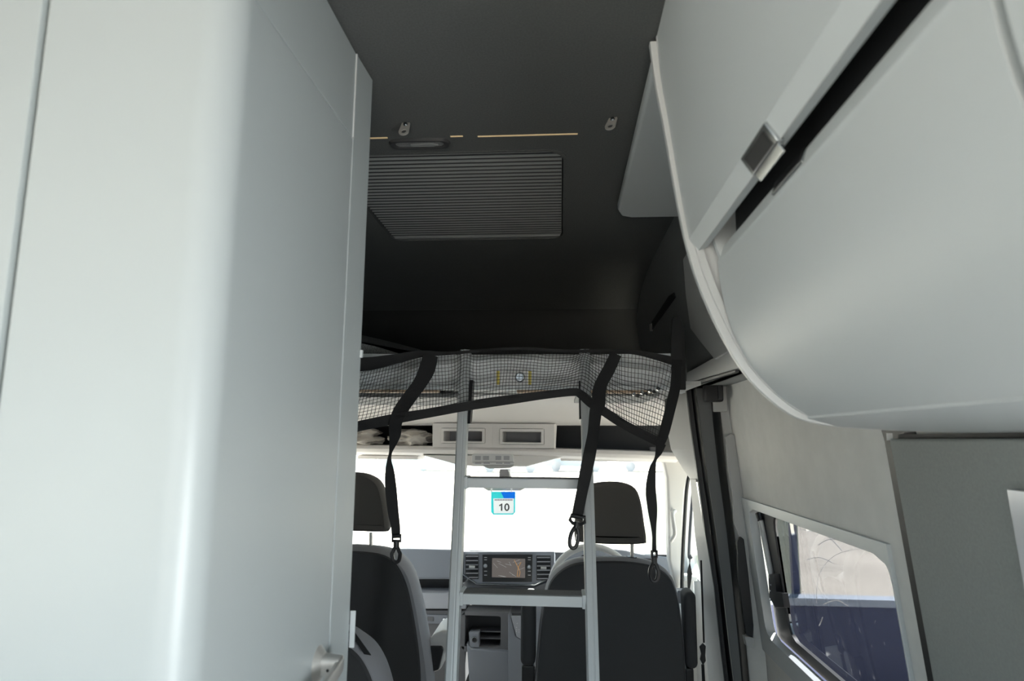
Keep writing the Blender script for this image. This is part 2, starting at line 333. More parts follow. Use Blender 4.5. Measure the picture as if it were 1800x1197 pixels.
# wall-hugging patches of the upper right lining
def wpatch(pts, mt, nm, lb, off=.012, th=.01, bev=.002):
    mb = MB().prism([atW(x, y, off) for x, y in pts], (th, 0, 0)); return struct(nm, mb, mt, lb, bevel=bev)
wpatch([(1207, 655), (1250, 631), (1290, 610), (1310, 640), (1290, 651), (1207, 675)], M['trim'], 'trim_17', 'pale fascia above the sliding door', .014)
wpatch([(1200, 455), (1205, 520), (1213, 577), (1230, 600), (1256, 632), (1285, 615), (1262, 560), (1225, 470), (1210, 440)], M['trim'], 'trim_18', 'grey cover panel behind the locker end', .02, .012, .003)
wpatch([(1206, 675), (1292, 650), (1292, 655), (1206, 681)], M['rubber'], 'trim_19', 'black rubber header seal of the sliding door', .02, .012)
wpatch([(1145, 566), (1175, 520), (1184, 514), (1186, 523), (1160, 560), (1146, 580)], M['rubber'], 'trim_20', 'black slot in the wall lining above the bed', .006, .004)
wpatch([(1141, 570), (1145, 568), (1146, 582), (1142, 582)], M['trim'], 'trim_21', 'small pale clip at the end of the wall slot', .008, .004)
# A pillar and front door frame
c = pp([(1160, 797), (1205, 803), (1212, 835), (1206, 860), (1203, 900), (1200, 1060), (1188, 1040), (1176, 985), (1174, 900), (1172, 840), (1166, 812)], 3.05, .08)
struct('trim_22', c, M['cabwhite'], 'white windscreen pillar trim', bevel=.012, seg=3)
c = MB(); c.tube(smoothpath([at(x, y, Y=2.95) for x, y in ((1222, 820), (1213, 832), (1207, 860), (1203, 920), (1200, 980), (1198, 1060))], 5), .008, 8); struct('trim_23', c, M['rubber'], 'thin black door seal of the driver door')
c = MB(); c.tube(smoothpath([at(x, y, Y=2.75) for x, y in ((1219, 855), (1215, 900), (1211, 975), (1216, 978))], 5), .006, 8); struct('trim_24', c, M['dash'], 'grey inner edge of the driver door window')
c = pb(1198, 1010, 1228, 1250, 3.0, .04); struct('door_1', c, M['cabwhite'], 'white driver door card', bevel=.01)
c = pb(1203, 1013, 1226, 1022, 2.98, .03); o = c.build('door_handle', M['white'], bpy.data.objects['door_1'], bevel=.003) if False else tag(c.build('door_check_strap', M['white'], bevel=.003), 'small white bracket on the front door pillar', 'bracket')

# side window parts
win = MB().ringsheet((WIN[0] + .002, WIN[1] + .03, WIN[2] - .03, WIN[3] + .004), (1.368, 2.325, -.635, -.225), .045, lambda a, b: Vector((Wx(b) - .008, a, b)), (.03, 0, 0))
w2 = struct('window_2', win, M['alu'], 'hinged side window with aluminium frame', bevel=.002)
b2 = MB().ringsheet((1.366, 2.325, -.635, -.225), (1.369, 2.19, -.60, -.228), .045, lambda a, b: Vector((Wx(b) + .028, a, b)), (.012, 0, 0)); b2.build('window_gasket', M['rubber'], w2)
MB().ringsheet((1.366, 2.21, -.62, -.222), (1.368, 2.19, -.602, -.228), .05, lambda a, b: Vector((Wx(b) + .034, a, b)), (.006, 0, 0)).build('pane_rim', M['chrome'], w2)
MB().shell([[Vector((Wx(z) + .046, y, z)) for z in (-.65, -.21)] for y in (1.362, 2.26)], (.004, 0, 0)).build('pane', M['tint'], w2)
def onw(px, py, d): return atW(px, py, -d)
MB().tube([onw(1335, 905, .02), onw(1357, 1016, .02)], .009, 12).build('strut_rod', M['edge'], w2)
MB().tube([onw(1333, 902, .018), onw(1337, 915, .018)], .010, 12).build('strut_end', M['black'], w2)
MB().prism([onw(x, y, .012) for x, y in ((1350, 1010), (1361, 1008), (1364, 1040), (1374, 1042), (1378, 1068), (1362, 1068), (1352, 1050))], (.02, 0, 0)).build('strut_bracket', M['black'], w2, bevel=.002)
mb = MB()
for x, y in ((1355, 1028), (1354, 1038), (1355, 1055)): mb.disc(onw(x, y, .0105), (-1, 0, 0), .003, .0025, .002, 10)
mb.build('screw', M['chrome'], w2)
mb = MB()
random.seed(3)
arcs = [[(1405, 930), (1450, 940), (1480, 968)], [(1438, 958), (1460, 948), (1505, 952)], [(1418, 984), (1440, 980), (1465, 990)], [(1448, 1062), (1470, 1055), (1490, 1065)], [(1440, 1100), (1446, 1085), (1442, 1097)]]
for a in arcs: mb.tube(smoothpath([onw(x, y, .0515) for x, y in a], 6), .0012, 4)
for k in range(16):
    x = random.uniform(1385, 1560); y = random.uniform(1080, 1190); mb.tube([onw(x, y, .0515), onw(x + random.uniform(-2, 3), y + random.uniform(4, 12), .0515)], .0003, 3)
s_ = mb.build('scuff_mark', M['scratch'], w2); s_['kind'] = 'stuff'
mb = MB()
mb.tube(smoothpath([onw(x, y, .0515) for x, y in ((1435, 1060), (1440, 1010), (1470, 975), (1530, 962))], 8), .0007, 4); mb.build('film_edge', M['scratch'], w2)

# black gap beside the window and big grey board
c = MB().shell([[wf(y, z) + Vector((-.004, 0, 0)) for z in (-1.5, -.7, 0, .03)] for y in (1.19, 1.303)], (.01, 0, 0)); struct('trim_25', c, M['rubber'], 'black vertical gap between wall lining and grey board')
b_ = thing('wall_board', 'large speckled grey board at right below the overhead locker', 'panel', (.62, .4, -1.5))
MB().shell([[Vector((Wx(z) - .028, y, z)) for z in (-1.49, -.7, -.05, .006)] for y in (1.236, .06)], (.02, 0, 0)).build('panel', M['panelf'], b_, bevel=.006, seg=3)
MB().box(.605, .06, -.006, .615, 1.23, .014).build('top_gap_strip', M['rubber'], b_)
MB().box(.590, 1.238, .003, .60, 1.24, .016).build('corner_block', M['edge'], b_)
q = [at(1775, 858, X=.575), at(1800, 996, X=.588)]
mb = MB().prism([(.583, .918, -.060), (.583, .45, -.062), (.63, .45, -.53), (.628, .94, -.50)], (.004, 0, 0))
tag(mb.build('reflective_sheet', M['poster'], bevel=.001), 'glossy silver sheet stuck on the grey board at the right edge', 'sheet')

# ================================================================= LEFT BATHROOM CABINET
def plan(off=0.0):
    r = .038; cx, cy = -.345 - r, .61 + r
    pts = [(-.555, .61 - off), (-.45, .61 - off)]
    for i in range(13):
        t = -math.pi / 2 + math.pi / 2 * i / 12; pts.append((cx + (r + off) * math.cos(t), cy + (r + off) * math.sin(t)))
    pts += [(-.345 + off, .8), (-.3435 + off, .998)]
    return pts
bc = thing('bathroom_cabinet', 'tall light grey bathroom cabinet with rounded corner filling the left side', 'cabinet', (-.75, .85, -1.5))
def plan_shell(z0, z1, name, mt, bev=.0015, off=0.0, pts=None):
    p = pts or plan(off); return MB().shell([[Vector((x, y, z)) for x, y in p] for z in (z0, z1)], (-.018, .018, 0)).build(name, mt, bc, bevel=bev, smooth=25)
dl = plan_shell(-1.46, .4925, 'door_leaf', M['lam'])
plan_shell(.4945, .645, 'upper_panel', M['lam'])
MB().prism([(-.3425, 1.001, -1.48), (-.339, 1.08, -1.48), (-.36, 1.08, -1.48), (-.36, 1.001, -1.48)], (0, 0, 2.125)).build('door_post', M['lam'], bc, bevel=.0012)
MB().box(-.3445, .9972, .4945, -.3415, 1.0008, .645).build('edge_band', M['edge'], bc)  # pale strip standing in for the highlight on the door edge
MB().box(-1.19, .612, -1.48, -.5665, .63, .645).build('side_panel', M['lam'], bc, bevel=.003)
MB().box(-.575, .622, -1.48, -.548, .64, .645).build('seam_strip', M['trimmid'], bc)
MB().box(-1.19, 1.045, -1.48, -.362, 1.068, .645).build('rear_panel', M['lam'], bc)
MB().box(-.339, 1.082, at(612, 1143, Y=1.07).z, -.3305, 1.085, at(612, 1077, Y=1.07).z).build('strike_plate', M['alu'], bc, bevel=.0008)
MB().box(-.338, 1.0705, at(628, 628, Y=1.07).z, -.334, 1.076, at(628, 615, Y=1.07).z).build('hinge_pin', M['alu'], bc)
hb = at(558, 1168, X=-.345)
hd = MB().disc((-.345, hb.y, hb.z), (1, 0, 0), .027, .016, .010, 32).build('rose', M['steel'], bc, bevel=.0008)
hx = -.345
mb = MB(); pth = [(hx + .008, hb.y), (hx + .034, hb.y)]
mb.loft([[Vector((hx + .006, hb.y + a, hb.z + b)) for a, b in rrect(-.014, .014, -.014, .014, .006, 3)], [Vector((hx + .034, hb.y - .002 + a, hb.z + b)) for a, b in rrect(-.011, .011, -.012, .012, .005, 3)]])
st = mb.build('handle_neck', M['steel'], bc)
mb = MB(); rr_ = []
for t, (x, y, z, hh, tt) in enumerate([(.031, .010, .003, .008, .004), (.033, 0, .001, .0105, .005), (.033, -.03, -.006, .0105, .004), (.031, -.07, -.012, .010, .004), (.028, -.115, -.014, .009, .003)]):
    rr_.append([Vector((hx + x + a, hb.y + y, hb.z + z + b)) for a, b in rrect(-tt, tt, -hh, hh, tt * .8, 3)])
mb.loft(rr_).build('door_handle', M['steel'], bc)
MB().disc((hx + .02, hb.y - .0145, hb.z - .003), (0, -1, 0), .0022, .0018, .0005, 10).build('set_screw', M['black'], bc)

# ================================================================= RIGHT OVERHEAD LOCKER
lk = thing('overhead_locker', 'large light grey overhead locker with bulging curved doors at upper right', 'cabinet', (.35, .2, .02))
EP = [(.147, .642), (.154, .572), (.166, .492), (.179, .396), (.196, .293), (.223, .203), (.27, .106), (.325, .047), (.373, .026), (.45, .018), (.585, .014)]
def sm2(pts, n=5): return [(p.x, p.y) for p in smoothpath([(a, b, 0) for a, b in pts], n)]
e = sm2(EP)
MB().prism([(x, 1.0, z) for x, z in e] + [(.585, 1.0, .1), (.36, 1.0, .3), (.33, 1.0, .642)], (0, -.013, 0)).build('end_panel', M['edge'], lk, bevel=.002)
inn = [(x + .004 + .006, z + .005) for x, z in e]
MB().shell([[Vector((x, y, z)) for x, z in inn] for y in (.9865, .9805)], (.010, 0, .004)).build('end_panel_inner_lip', M['edge'], lk)
def door(name, pts, y0, y1, mt, bev=.002, off=(.012, 0, .004)):
    return MB().shell([[Vector((x, y, z)) for x, z in pts] for y in (y0, y1)], off).build(name, mt, lk, bevel=bev, smooth=24)
up = sm2([(.158, .648), (.163, .572), (.174, .492), (.186, .396), (.198, .312)], 5)
ud = door('upper_door', up + [(.1985, .3065), (.2115, .287)], .985, -1.2, M['lam2'], 0, (.014, 0, .006))
MB().shell([[Vector((x, y, z)) for x, z in ((.2116, .2868), (.218, .2905), (.222, .300))] for y in (.985, -1.2)], (.002, 0, .008)).build('door_edge', M['trim'], ud)
low = [(.249, .289), (.243, .286), (.2375, .266)] + sm2([(.2385, .262), (.2405, .235), (.2475, .19), (.262, .145), (.285, .102), (.322, .062), (.358, .036)], 5)
ld = door('lower_door', low,   .975, .348, M['lam2'], .001)
door('lower_door', low, .340, -1.2, M['lam2'], .001)
MB().shell([[Vector((x, y, z)) for x, z in [(a + .007, b + .002) for a, b in low]] for y in (.3495, .3385)], (.004, 0, .002)).build('door_gap_strip', M['trimmid'], lk)
MB().shell([[Vector((x, y, z)) for x, z in ((.3595, .033), (.40, .022), (.50, .016), (.6, .014))] for y in (.985, -1.2)], (0, 0, .012)).build('underside', M['lam2'], lk, bevel=.001)
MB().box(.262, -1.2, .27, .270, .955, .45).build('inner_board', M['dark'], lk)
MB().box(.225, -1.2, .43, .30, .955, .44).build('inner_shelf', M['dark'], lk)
MB().prism([(x, .960, z) for x, z in ((.226, .44), (.230, .30), (.242, .262), (.27, .17), (.40, .17), (.40, .44))], (0, .012, 0)).build('inner_side', M['lam2'], lk)
# latches
def latch(Y0, Y1, striker=False):
    if not striker:
        l = MB().prism([(.2005, Y0, .3065), (.1965, Y0, .3035), (.2085, Y0, .2845), (.2155, Y0, .2845), (.2145, Y0, .289)], (0, Y1 - Y0, 0)).build('latch', M['chrome'], lk, bevel=.0012)
        MB().prism([(.1985, Y0 + .010, .3000), (.2075, Y0 + .010, .2855), (.2068, Y0 + .010, .2850), (.1978, Y0 + .010, .2995)], (0, Y1 - Y0 - .020, 0)).build('latch_insert', M['black'], l)
        MB().prism([(.2095, Y0 + .004, .2845), (.2155, Y0 + .004, .2755), (.2175, Y0 + .004, .2765), (.2145, Y0 + .004, .286)], (0, Y1 - Y0 - .008, 0)).build('latch_tongue', M['chrome'], l, bevel=.0008)
    else:
        l = MB().prism([(.2450, Y0, .2895), (.2410, Y0, .2868), (.2362, Y0, .2725), (.240, Y0, .2700), (.249, Y0, .2835)], (0, Y1 - Y0, 0)).build('latch_striker', M['chrome'], lk, bevel=.0008)
        MB().prism([(.2408, Y0 + .006, .2845), (.2375, Y0 + .006, .2750), (.2368, Y0 + .006, .2752), (.2401, Y0 + .006, .2847)], (0, Y1 - Y0 - .010, 0)).build('latch_insert', M['black'], l)
latch(.605, .688); latch(.625, .715, True)
# white shelf board beyond the locker
sb = MB(); n = []
pts = rrect(.156, .40, 1.04, 1.78, .035, 5)
pts = [(.156, 1.04), (.40, 1.04), (.40, 1.78), (.20, 1.78), (.172, 1.765), (.158, 1.72)]
sb.prism([(x, y, .618) for x, y in pts], (0, 0, .028))
tag(sb.build('ceiling_board', M['lam2'], bevel=.008, seg=4), 'white rounded board fixed to the ceiling just beyond the overhead locker', 'board')

# ================================================================= CEILING THINGS
def eye(px, py, label, rz):
    p = at(px, py, Z=CZ); t = thing('ceiling_eyelet', label, 'bracket', (p.x, p.y, CZ), 'steel eyelets on the ceiling')
    ax = Vector((math.sin(rz) * .5, -.35, -.8)).normalized(); sd = Vector((math.cos(rz), math.sin(rz) * .5, 0)); sd = (sd - ax * sd.dot(ax)).normalized(); nn = ax.cross(sd)
    o0 = p + Vector((0, 0, -.003)); ring = []; hole = []; N = 28
    for k in range(N):
        a = 2 * math.pi * k / N; c_, s = math.cos(a), math.sin(a); q_ = c_ * .011; w_ = s
        l_ = (.024 + .011 * s) if s > 0 else (.006 * s); ww = .011 if s > 0 else .009
        ring.append(o0 + sd * (ww * c_) + ax * l_); hole.append(o0 + sd * (.0055 * c_) + ax * (.024 + .0055 * s))
    th = nn * .0025
    MB().loft([ring, hole, [v + th for v in hole], [v + th for v in ring], ring], cap=False).build('plate', M['steel'], t)
    MB().disc(o0 + ax * .004 + nn * .003, nn, .005, .0035, .003, 12).build('screw', M['chrome'], t)
    MB().disc(o0 + ax * .004 - nn * .001, -nn, .005, .0035, .003, 12).build('screw', M['chrome'], t)
eye(714, 216, 'small steel eyelet bracket on the ceiling at left near the oval lamp', -.1)
eye(1078, 207, 'small steel eyelet bracket on the ceiling at right near the white board', -.55)
bl = thing('skylight_blind', 'closed grey pleated blind across the ceiling skylight', 'blind', (-.27, 1.73, CZ))
mb = MB(); n = 29; row = []
for i in range(n * 2 + 1):
    y = 1.405 + (2.04 - 1.405) * i / (2 * n); row.append((y, CZ + .006 + (.0035 if i % 2 else 0)))
mb.shell([[Vector((x, y, z)) for y, z in row] for x in (-.548, .006)], (0, 0, .001)).build('pleated_fabric', M['blind'], bl, smooth=10)
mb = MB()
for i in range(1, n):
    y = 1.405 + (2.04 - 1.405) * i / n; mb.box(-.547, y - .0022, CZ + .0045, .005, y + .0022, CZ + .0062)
mb.build('fold_seams', M['dark'], bl)  # dark strips paint the shade in the pleat folds
MB().box(-.55, 2.04, CZ + .002, .008, 2.056, CZ + .02).build('pull_bar', M['trimmid'], bl, bevel=.002)
o_ = rrect(-.562, .018, 1.395, 2.066, .052, 8); i_ = rrect(-.552, .009, 1.404, 2.056, .046, 8); mk = lambda l, z: [Vector((a, b, z)) for a, b in l]
MB().loft([mk(o_, CZ), mk(o_, CZ - .0015), mk(i_, CZ - .0015), mk(i_, CZ), mk(o_, CZ)], cap=False).build('frame', M['carpet'], bl)
MB().box(-.6, 1.36, CZ + .035, .06, 2.1, CZ + .045).build('lid', M['black'], bl)
a = at(680, 240, Z=CZ); b = at(793, 262, Z=CZ); cx, cy = (a.x + b.x) / 2 , (a.y + b.y) / 2
ol = thing('oval_lamp', 'oval recessed dark ceiling lamp beside the skylight blind', 'lamp', (cx, cy, CZ))
def oval(rx, ry, z, n=40):
    out = []
    for k in range(n):
        t = 2 * math.pi * k / n; c_, s = math.cos(t), math.sin(t); out.append(Vector((cx + (rx - ry) * (1 if c_ > 0 else -1) * min(1, abs(c_) * 3) + ry * c_, cy + ry * s, z)))
    return out
rx, ry = .069, .024
MB().loft([oval(rx, ry, CZ), oval(rx - .003, ry - .003, CZ - .006), oval(rx - .014, ry - .010, CZ - .005), oval(rx - .015, ry - .011, CZ - .001), oval(rx, ry, CZ)], cap=False).build('bezel', M['dark'], ol)
MB().loft([oval(rx - .014, ry - .010, CZ - .002), oval(rx - .014, ry - .010, CZ - .0005)]).build('lens', M['grip'], ol)
mb = MB().tube([(cx - .02, cy, CZ - .004), (cx + .03, cy - .002, CZ - .004), (cx + .04, cy + .003, CZ - .004), (cx + .03, cy + .007, CZ - .004), (cx - .02, cy + .006, CZ - .004)], .002, 6, closed=True); mb.build('switch_loop', M['trimmid'], ol)
ls = thing('ceiling_light_strip', 'thin warm light line across the ceiling in front of the blind', 'light strip', (0, 1.35, CZ))  # streak of light imitated by faintly glowing pieces, no lamp here
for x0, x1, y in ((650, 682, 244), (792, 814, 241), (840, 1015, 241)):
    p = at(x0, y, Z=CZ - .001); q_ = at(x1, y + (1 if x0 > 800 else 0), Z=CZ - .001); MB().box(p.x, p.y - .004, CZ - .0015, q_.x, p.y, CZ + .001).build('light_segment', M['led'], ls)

# ================================================================= BED, MATTRESS
bd = thing('bunk_bed', 'raised bed platform over the cab with silver edge skirt behind the net', 'bed', (-.4, 2.4, .14))
zt = at(900, 622, Y=1.95).z; zb = at(900, 676, Y=1.95).z
rows = []
for i in range(81):
    x = -1.15 + 1.50 * i / 80
    wv = .5 + .5 * math.sin(x * 9); col = []
    for j in range(15):
        t = j / 14; z = zt + (zb - zt) * t
        col.append(Vector((x, 1.955 + .013 * math.sin(t * 9 + 2.6 * math.cos((x + .12) * 4.5)) + .003 * math.sin(x * 23 + t * 5), z)))
    rows.append(col)
MB().shell(rows, (0, .01, 0)).build('edge_skirt', M['silver'], bd)
MB().box(-1.17, 1.945, zb - .016, .365, 1.975, zb - .002).build('front_rail', M['alu'], bd, bevel=.002)
MB().box(-1.17, 1.98, zb + .002, .42, 3.1, zb + .014).build('platform', M['trim'], bd)
for k in range(2):
    MB().box(-1.12 if k == 0 else -.13, 1.947, zb - .024, -.37 if k == 0 else .27, 1.99, zb - .0165).build('slat', M['wood'], bd, bevel=.001)
MB().box(-1.14, 2.02, zb - .035, -.33, 2.5, zb - .022).build('under_board', M['trimmid'], bd, bevel=.002)
MB().box(.05, 2.0, zb - .03, .30, 2.4, zb - .018).build('under_board', M['trimmid'], bd, bevel=.002)
pl = pb(874, 652, 934, 676, 1.93, .012).build('label_plate', M['white'], bd, bevel=.001)
for x0 in (873, 929): pb(x0, 652, x0 + 5, 676, 1.929, .001).build('yellow_sticker', M['yellow'], pl)
p = at(914, 663, Y=1.928); MB().disc(p, (0, -1, 0), .016, .012, .008, 24).build('knob', M['chrome'], bd, bevel=.001)
p = at(1125, 690, Y=1.94)
for k in range(7): MB().disc(at(1114 + 7 * k, 693 - k * 1.6 + (k % 2) * 4, Y=1.935), (0, -1, 0), .006, .005, .012, 10).build('wire_clip', M['black'] if k % 2 else M['chrome'], bd)
pb(1184, 684, 1205, 690, 1.93, .06).build('rail_end', M['alu'], bd)
mt = MB(); nx, ny = 60, 12; rows = []
for i in range(nx + 1):
    x = -1.15 + 1.53 * i / nx; col = []
    for t in range(ny + 1):
        y = 1.985 + (3.05 - 1.985) * (t / ny); e_ = .012 * min(1, t * 1.2)
        col.append(Vector((x, y, zt - .010 + e_ + .006 * noise.noise(Vector((x * 6, y * 4, 0))))))
    rows.append(col)
mt.shell(rows, (0, 0, -.07)); tag(mt.build('mattress', M['matt'], bevel=.004), 'thin black mattress lying on the raised bed over the cab', 'mattress')
# dark speckled wedge cushion at left
mb = MB(); Yc = 2.0
top = [(560, 572), (632, 588), (668, 596), (700, 604), (738, 614), (752, 622)]
ringA = [at(x, y, Y=2.35) for x, y in top] + [at(752, 627, Y=2.35), at(560, 627, Y=2.35)]
ringB = [at(x, y + 12, Y=2.02) for x, y in top] + [at(752, 626, Y=2.02), at(560, 626, Y=2.02)]
tag(mb.loft([ringB, ringA]).build('wedge_cushion', M['cush'], bevel=.012, seg=3), 'dark grey speckled cushion on the left end of the bed', 'cushion')

# ================================================================= SAFETY NET
def nY(py): return 1.835 - .065 * (py - 615) / 95 if py < 800 else 1.71 - .0
T = [(600, 662), (628, 656), (700, 640), (740, 624), (765, 622), (800, 619), (817, 613), (835, 617), (870, 614), (900, 614), (940, 616), (965, 620), (1010, 620), (1028, 614), (1045, 618), (1090, 620), (1130, 622), (1165, 630), (1190, 642)]
B = [(600, 752), (625, 748), (700, 736), (760, 723), (820, 711), (900, 700), (960, 691), (1000, 687), (1018, 690), (1040, 706), (1075, 730), (1158, 776)]
xb = [(0, 590), (.2, 733), (.35, 815), (.5, 900), (.7, 1012), (.82, 1085), (1, 1158)]
xt = [(0, 626), (.25, 760), (.35, 815), (.5, 905), (.7, 1028), (.85, 1092), (1, 1188)]
nt_ = thing('safety_net', 'black mesh bed guard net with hanging webbing straps and clips', 'net', at(900, 700, Y=1.78))
def netp(u, v):
    x = lerp(xt, u) * (1 - v) + lerp(xb, u) * v + 2.5 * math.sin(u * 40 + v * 5) * v * (1 - v) * 2
    y = lerp(T, lerp(xt, u)) * (1 - v) + lerp(B, lerp(xb, u)) * v + 5 * math.sin(u * 22 + 1) * v * (1 - v) * 2
    for rp in (817, 1030): y -= 9 * math.exp(-((x - rp) / 16) ** 2) * (1 - v) * v * 3
    Y = nY(y) - .006 + .008 * math.sin(u * 55 + 2 * v)
    return at(x, y, Y=Y)
mb = MB(); NU, NV = 100, 16
for i in range(NU + 1): mb.tube([netp(i / NU, j / 10) for j in range(11)], .0008, 4)
for j in range(NV + 1): mb.tube([netp(i / 100, j / NV) for i in range(101)], .0008, 4)
o = mb.build('mesh', M['web'], nt_); o['kind'] = 'stuff'
def ribbon(pts, off=-.006, th=.002):     # (px, py, half width px) along a path, sampled smoothly
    s = smoothpath([(a, b, c_) for a, b, c_ in [(p[0], p[1], p[2]) for p in pts]], 6); rows = []
    for i, p in enumerate(s):
        a = s[max(0, i - 1)]; b = s[min(len(s) - 1, i + 1)]; d = Vector((b.x - a.x, b.y - a.y)).normalized(); n_ = Vector((-d.y, d.x)) * max(p.z, .6)
        Y = nY(p.y) + off
        rows.append([at(p.x - n_.x, p.y - n_.y, Y=Y), at(p.x, p.y, Y=Y + .001), at(p.x + n_.x, p.y + n_.y, Y=Y)])
    return MB().shell(rows, (0, th, 0))
ribbon([(600, 757, 9), (640, 747, 9), (700, 735, 9), (760, 725, 8), (820, 714, 8), (900, 702, 8), (960, 694, 7), (1008, 689, 7), (1020, 693, 7), (1038, 708, 8), (1060, 722, 8), (1100, 748, 8), (1160, 778, 8)]).build('border_band', M['web'], nt_)
ribbon([(1190, 632, 9), (1187, 680, 9), (1178, 720, 9), (1166, 765, 9), (1158, 784, 7)], -.008).build('border_band', M['web'], nt_)
ribbon([(600, 640, 14), (640, 640, 12), (690, 632, 9), (740, 622, 6), (790, 621, 3), (900, 613, 2.5), (1000, 617, 2.5), (1060, 617, 3.5), (1120, 620, 4), (1190, 636, 8)], -.004).build('top_band', M['web'], nt_)
c = pp([(1182, 560), (1186, 555), (1194, 555), (1203, 572), (1205, 600), (1206, 685), (1186, 685), (1190, 650), (1180, 640), (1180, 600)], 1.82, .012).build('corner_panel', M['web'], nt_, bevel=.002)
s1 = ribbon([(757, 624, 13), (750, 650, 14), (737, 675, 12), (715, 705, 12), (702, 725, 12), (695, 745, 11), (694, 765, 10), (689, 785, 5), (686, 797, 2.5), (684, 810, 4), (685, 830, 8), (687, 860, 10), (691, 900, 9.5), (695, 925, 8), (696, 946, 7.5)], -.010).build('strap', M['web'], nt_)
s2 = ribbon([(1083, 622, 10), (1070, 650, 11), (1058, 672, 11), (1053, 690, 12), (1052, 710, 12), (1047, 725, 11), (1043, 760, 10), (1037, 795, 11), (1030, 830, 11), (1023, 865, 10), (1017, 895, 10), (1014, 912, 10)], -.012).build('strap', M['web'], nt_)
s3 = ribbon([(1162, 780, 9), (1158, 795, 6), (1152, 808, 2.5), (1147, 825, 6), (1144, 860, 9), (1147, 895, 8.5), (1149, 925, 5), (1150, 945, 3.5), (1150, 970, 4)], -.010).build('strap', M['web'], nt_)
def hook(strap, cx_, cy_, w_, h_, tilt, frame=True):
    Y = nY(cy_) - .014; ct, st_ = math.cos(tilt), math.sin(tilt)
    P_ = lambda a, b: at(cx_ + a * ct - b * st_, cy_ + a * st_ + b * ct, Y=Y)
    mb = MB()
    if frame: mb.tube([P_(-w_, -7), P_(w_, -7), P_(w_ + 1, 2), P_(w_ * .6, 7), P_(-w_ * .6, 7), P_(-w_ - 1, 2)], .0046, 8, closed=True)
    else: mb.tube([P_(-w_, -7), P_(w_, -7), P_(w_, 3), P_(-w_, 3)], .0042, 8, closed=True)
    mb.tube([P_(0, 3), P_(0, 14)], .0075, 10)
    mb.build('strap_buckle', M['black'], strap)
    mb = MB(); mb.tube(smoothpath([P_(0, 12), P_(-6, 22), P_(-7.5, h_ - 14), P_(-5, h_ - 3), P_(0, h_), P_(5, h_ - 3), P_(7, h_ - 14), P_(5.5, 22)], 4, True), .0050, 8, closed=True)
    mb.build('snap_hook', M['black'], strap)
    MB().tube([P_(3.5, 20), P_(4.2, h_ - 13)], .0016, 6).build('hook_gate', M['chrome'], strap)
hook(s1, 697, 948, 7, 40, 0.02, False); hook(s2, 1015, 914, 12, 50, .17); hook(s3, 1150, 976, 4, 46, 0.0, False)

# ================================================================= LADDER
ld_ = thing('bed_ladder', 'aluminium ladder leaning up to the bed with two visible treads', 'ladder', (-.12, 1.29, -1.5))
kY = .3475; kX = lambda z, r=0: (.262 - z) * (.003 if r else .027); LY = lambda z: 1.91 + (z - .255) * kY
lx, rx_ = at(817, 650, Y=1.9).x, at(1028, 650, Y=1.9).x
for x in (lx, rx_):
    mb = MB(); rg = []; side = x > 0
    for z in (-1.495, .262):
        rg.append([Vector((x + kX(z, side) + a, LY(z) + b, z)) for a, b in [(-.0145, -.012), (-.0105, -.018), (.002, -.018), (.004, -.0165), (.006, -.018), (.0145, -.016), (.0145, .022), (-.0145, .022)]])
    r_ = mb.loft(rg).build('rail', M['alu'], ld_, bevel=.0012, smooth=25)
    MB().tube([(x + kX(-1.5, side), LY(-1.5) , -1.499), (x + kX(-1.5, side), LY(-1.46), -1.46)], .022, 12).build('rubber_foot', M['rubber'], r_)
for i, z in enumerate((-.117, -.392, -.667, -.942, -1.217)):
    y = LY(z) - .012; lx0, rx0 = lx, rx_; lx += kX(z); rx_ += kX(z, 1)
    t_ = MB().box(lx + .0145, y, z - .0125, rx_ - .0145, y + .062, z + .0125).build('tread', M['alu'], ld_, bevel=.001)
    MB().box(lx + .02, y + .004, z + .0125, rx_ - .02, y + .058, z + .0145).build('grip_strip', M['grip'], t_)
    for x0, x1 in ((lx + .012, lx + .022), (rx_ - .022, rx_ - .012)): MB().box(x0, y - .002, z - .016, x1, y + .064, z + .017).build('end_cap', M['alu'], t_, bevel=.002)
    lx, rx_ = lx0, rx0
for x0, y0, x1, y1 in ((822, 666, 827, 745), (1018, 667, 1022, 737)):
    a = at(x0, y0, Y=1.84); b = at(x1, y1, Y=1.84); MB().prism([(a.x, LY(a.z) - .005, a.z), (b.x, LY(a.z) - .005, a.z), (b.x, LY(b.z) - .005, b.z), (a.x, LY(b.z) - .005, b.z)], (0, .04, 0)).build('bed_hook', M['black'], ld_, bevel=.001)

# ================================================================= CAB OVERHEAD
oc = thing('overhead_console', 'pale overhead console with two square cubby holes above the windscreen', 'console', at(868, 787, Y=2.97))
o0, o1 = (757, 745), (979, 787)
a0 = at(775, 752, Y=2.96); a1 = at(853, 780, Y=2.96); b0 = at(878, 753, Y=2.96); b1 = at(957, 782, Y=2.96); A = at(757, 744, Y=2.96); Bq = at(979, 788, Y=2.96)
fr = MB(); mid = (a1.x + b0.x) / 2
flat = lambda a, b: Vector((a, 2.96, b))
fr.ringsheet((A.x + .012, mid, Bq.z, A.z), (a0.x, a1.x, a1.z, a0.z), .004, flat, (0, .02, 0)); fr.ringsheet((mid + .0004, Bq.x - .012, Bq.z, A.z), (b0.x, b1.x, b1.z, b0.z), .004, flat, (0, .02, 0))
fr.prism([(A.x, 3.0, A.z + .004), (A.x + .012, 2.96, A.z), (A.x + .012, 2.96, Bq.z), (A.x + .01, 3.0, Bq.z - .004)], (.004, .02, 0))
fr.prism([(Bq.x, 3.0, A.z + .004), (Bq.x - .012, 2.96, A.z), (Bq.x - .012, 2.96, Bq.z), (Bq.x - .006, 3.0, Bq.z - .004)], (-.004, .02, 0))
